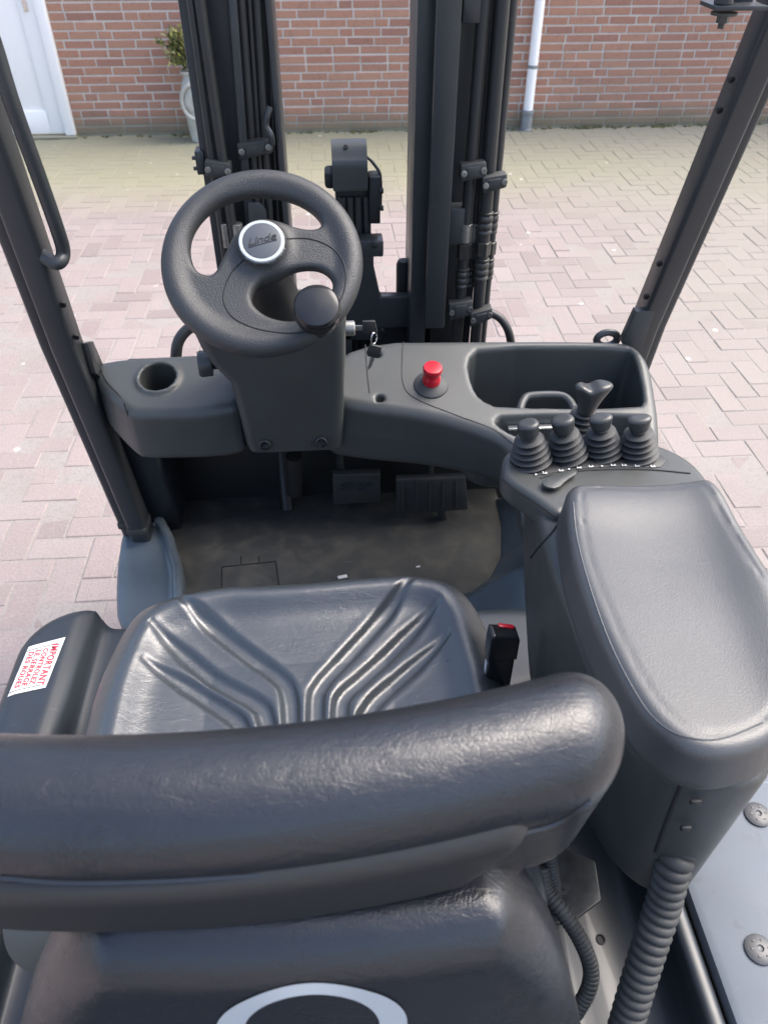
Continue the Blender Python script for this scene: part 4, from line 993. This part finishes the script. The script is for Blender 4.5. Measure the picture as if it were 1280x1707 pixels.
def sleeve(u, v0, v1, Y, r, m, par, rings=0, hexn=20):
    a, b_ = py(u, v0, Y), py(u, v1, Y); h = a[2]-b_[2]; x = (a[0]+b_[0])/2; s = MB(); pr = [(r*.9, 0), (r, .001)]
    for k in range(rings): f = (k+.5)/rings*h; pr += [(r, f-.003), (r*.86, f), (r, f+.003)]
    pr += [(r, h-.001), (r*.9, h)]; s.lathe(pr, (x, Y, b_[2]), (0, 0, 1), hexn); s.build('hose_fitting', M[m], par)
for u0, u1, Y, r in ((807, 762, 1.64, .0125), (821, 776, 1.66, .0095), (838, 793, 1.635, .0135), (854, 803, 1.655, .0105)):
    L0 = vline(u0, 0, u1, 560, Y); f = lambda v: u0+(u1-u0)*v/560
    thin = u0 in (807, 821)
    if thin:
        sleeve(f(388), 372, 402, Y, r*1.14, 'steel', rail); sleeve(f(415), 404, 430, Y, r*1.3, 'fitting', rail, hexn=6); sleeve(f(462), 446, 477, Y, r*1.22, 'fitting', rail, 3)
    else:
        sleeve(f(370), 352, 388, Y, r*1.2, 'fitting', rail, 3); sleeve(f(412), 402, 424, Y, r*1.3, 'fitting', rail, hexn=6); sleeve(f(448), 430, 464, Y, r*1.22, 'fitting', rail, 3)
for u in (382, 403): sleeve(u-6, 372, 412, 1.635, .0085 if u < 390 else .0125, 'steel', raill)
def clamp(cs, Y, par, th=.03):
    pts = [np.array(py(u, v, Y)) for u, v in cs]; b = MB(); b.prism([tuple(p) for p in pts], (0, th, 0), .004)
    l = (pts[0]+pts[3])/2; r_ = (pts[1]+pts[2])/2
    b.prism([tuple(p+(np.array([0, -.003, 0]))) for p in (pts[0]*.75+pts[1]*.25-np.array([0, 0, .006]), pts[0]*.25+pts[1]*.75-np.array([0, 0, .006]), pts[3]*.25+pts[2]*.75+np.array([0, 0, .006]), pts[3]*.75+pts[2]*.25+np.array([0, 0, .006]))], (0, .006, 0), .001)
    o = b.build('hose_clamp', M['rubber'], par)
    s = MB()
    for f in (.12, .88):
        c = l+(r_-l)*f; s.lathe([(.0062, 0), (.0062, .004), (.0035, .0045), (.003, .002), (.0003, .002)], c, (0, -1, 0), 14)
    s.build('clamp_bolt', M['steel'], par)
clamp(((768, 276), (811, 270), (811, 296), (768, 304)), 1.61, rail); clamp(((804, 297), (846, 290), (845, 313), (805, 324)), 1.605, rail)
clamp(((748, 508), (788, 502), (788, 526), (748, 536)), 1.61, rail); clamp(((784, 524), (821, 514), (820, 532), (784, 547)), 1.605, rail)
clamp(((341, 268), (385, 274), (386, 298), (343, 296)), 1.615, raill); clamp(((394, 240), (455, 232), (455, 256), (398, 268)), 1.66, raill)
b = MB(); q = py(335, 270, 1.65); b.box((q[0], 1.66, q[2]), (.018, .04, .045), bev=.003); q2 = py(327, 262, 1.65); b.lathe([(.004, 0), (.004, .01)], (q2[0]+.003, 1.645, q2[2]), (-1, 0, 0), 8); b.lathe([(.004, 0), (.004, .01)], (q2[0]+.003, 1.645, q2[2]-.02), (-1, 0, 0), 8); b.build('side_block', M['mast'], raill)
b = MB(); b.tube(spline([py(450, 178, 1.66), py(446, 192, 1.655), py(444, 210, 1.655), py(452, 226, 1.65), py(454, 240, 1.655)], 6), .006, 8); b.build('hook', M['mast'], raill)
# cross member and centre lift cylinder with hose pulley
YC = 1.78
cm = MB(); cm.prism([tuple(py(u, v, 1.70)) for u, v in ((470, 568), (470, 520), (560, 520), (572, 470), (566, 400), (623, 400), (623, 445), (634, 495), (690, 495), (690, 545), (640, 548), (636, 568))], (0, .03, 0), .004)
a = py(600, 400, 1.69); b_ = py(638, 417, 1.69); cm.box(((a[0]+b_[0])/2, 1.69, (a[2]+b_[2])/2), (b_[0]-a[0], .05, abs(a[2]-b_[2])+.012), bev=.004)
a = py(476, 540, 1.75); b_ = py(690, 565, 1.75); cm.box(((a[0]+b_[0])/2, 1.77, a[2]-.10), (b_[0]-a[0]+.1, .06, .26), bev=.005); cm.box((-.045, 1.715, .86), (.16, .03, .16), bev=.004)
cmo = P_('cross_member', cm, 'mast')
for (u, v) in ((624, 407), (637, 550)):
    c = py(u, v, 1.66 if v < 450 else 1.70); b = MB(); b.lathe([(.008, 0), (.008, .006), (.005, .008), (.0005, .008)], c, (0, -1, 0), 6); b.build('bolt', M['mast_dark'], cmo)
b = MB()
for u in (572, 585, 598, 612): b.tube(vline(u-2, 310, u+1, 400, 1.74, .5, 1.235), .0085, 10)
hs = b.build('centre_hoses', M['hose'], cmo)
b = MB(); 
g0, g1 = py(555, 312, 1.72), py(613, 312, 1.72); top = py(583, 238, 1.75)
arc = [(1.715, g0[2]-.005), (1.712, g0[2]+.045), (1.722, top[2]-.02), (1.745, top[2]), (1.775, top[2]+.002), (1.81, top[2]-.02), (1.825, top[2]-.07)]
arc = spline(arc, 6); V = []; F = []
xa, xb = g0[0], g1[0]
for y, z in arc:
    for x in (xa, xb): V.append((x, y, z))
for y, z in arc:
    for x in (xa+.004, xb-.004): V.append((x, y+.006, z-.005))
n = len(arc)
for i in range(n-1):
    F += [(2*i, 2*i+1, 2*i+3, 2*i+2), (2*n+2*i, 2*n+2*i+2, 2*n+2*i+3, 2*n+2*i+1), (2*i, 2*i+2, 2*n+2*i+2, 2*n+2*i), (2*i+1, 2*n+2*i+1, 2*n+2*i+3, 2*i+3)]
b.add(V, F); b.build('pulley_guard', M['plastic'], cmo, 60)
b = MB(); c = (py(584, 262, 1.77)); b.lathe([(.034, -.026), (.034, .026)], (c[0], 1.772, c[2]-.01), (1, 0, 0), 32); q = py(588, 350, 1.74); b.box((q[0], 1.775, q[2]), (.075, .06, .14), bev=.005)
a = py(541, 300, 1.74); b.box((a[0]+.012, 1.76, a[2]), (.024, .06, .035), bev=.008); a = py(627, 330, 1.74); b.box((a[0]-.004, 1.745, a[2]), (.024, .05, .10), bev=.003)
for v in (318, 347): a = py(636, v, 1.72); b.lathe([(.006, 0), (.006, .008), (.001, .008)], a+np.array([-.004, 0, 0]), (1, 0, 0), 8)
b.build('pulley_block', M['mast_dark'], cmo)
b = MB(); b.tube(spline([py(612, 262, 1.76), py(622, 272, 1.75), py(634, 295, 1.74), py(634, 350, 1.735)], 6), .0035, 8); b.build('pulley_stay', M['mast'], cmo)
b = MB(); c = py(586, 240, 1.735); 
b.lathe([(.005, -.002), (.005, .001), (.0003, .001)], py(576, 245, 1.735), (0, -.7, .7), 12); b.build('guard_hole', M['seam'], cmo)
# hose loops either side behind the dash
b = MB(); b.tube(spline([py(352, 538, 1.60), py(320, 545, 1.585), py(300, 565, 1.57), py(294, 592, 1.56), py(296, 640, 1.56)], 8), .0125, 12); b.build('hose_loop', M['hose'], fk)
b = MB(); b.tube(spline([py(815, 520, 1.62), py(835, 532, 1.61), py(848, 555, 1.60), py(853, 590, 1.60), py(853, 640, 1.60)], 8), .0095, 12); b.build('hose_loop', M['hose'], fk)
b = MB(); b.lathe([(.018, 0), (.018, .09), (.014, .10)], py(672, 500, 1.76), (0, 0, 1), 20); b.build('tilt_pin', M['mast_dark'], fk)
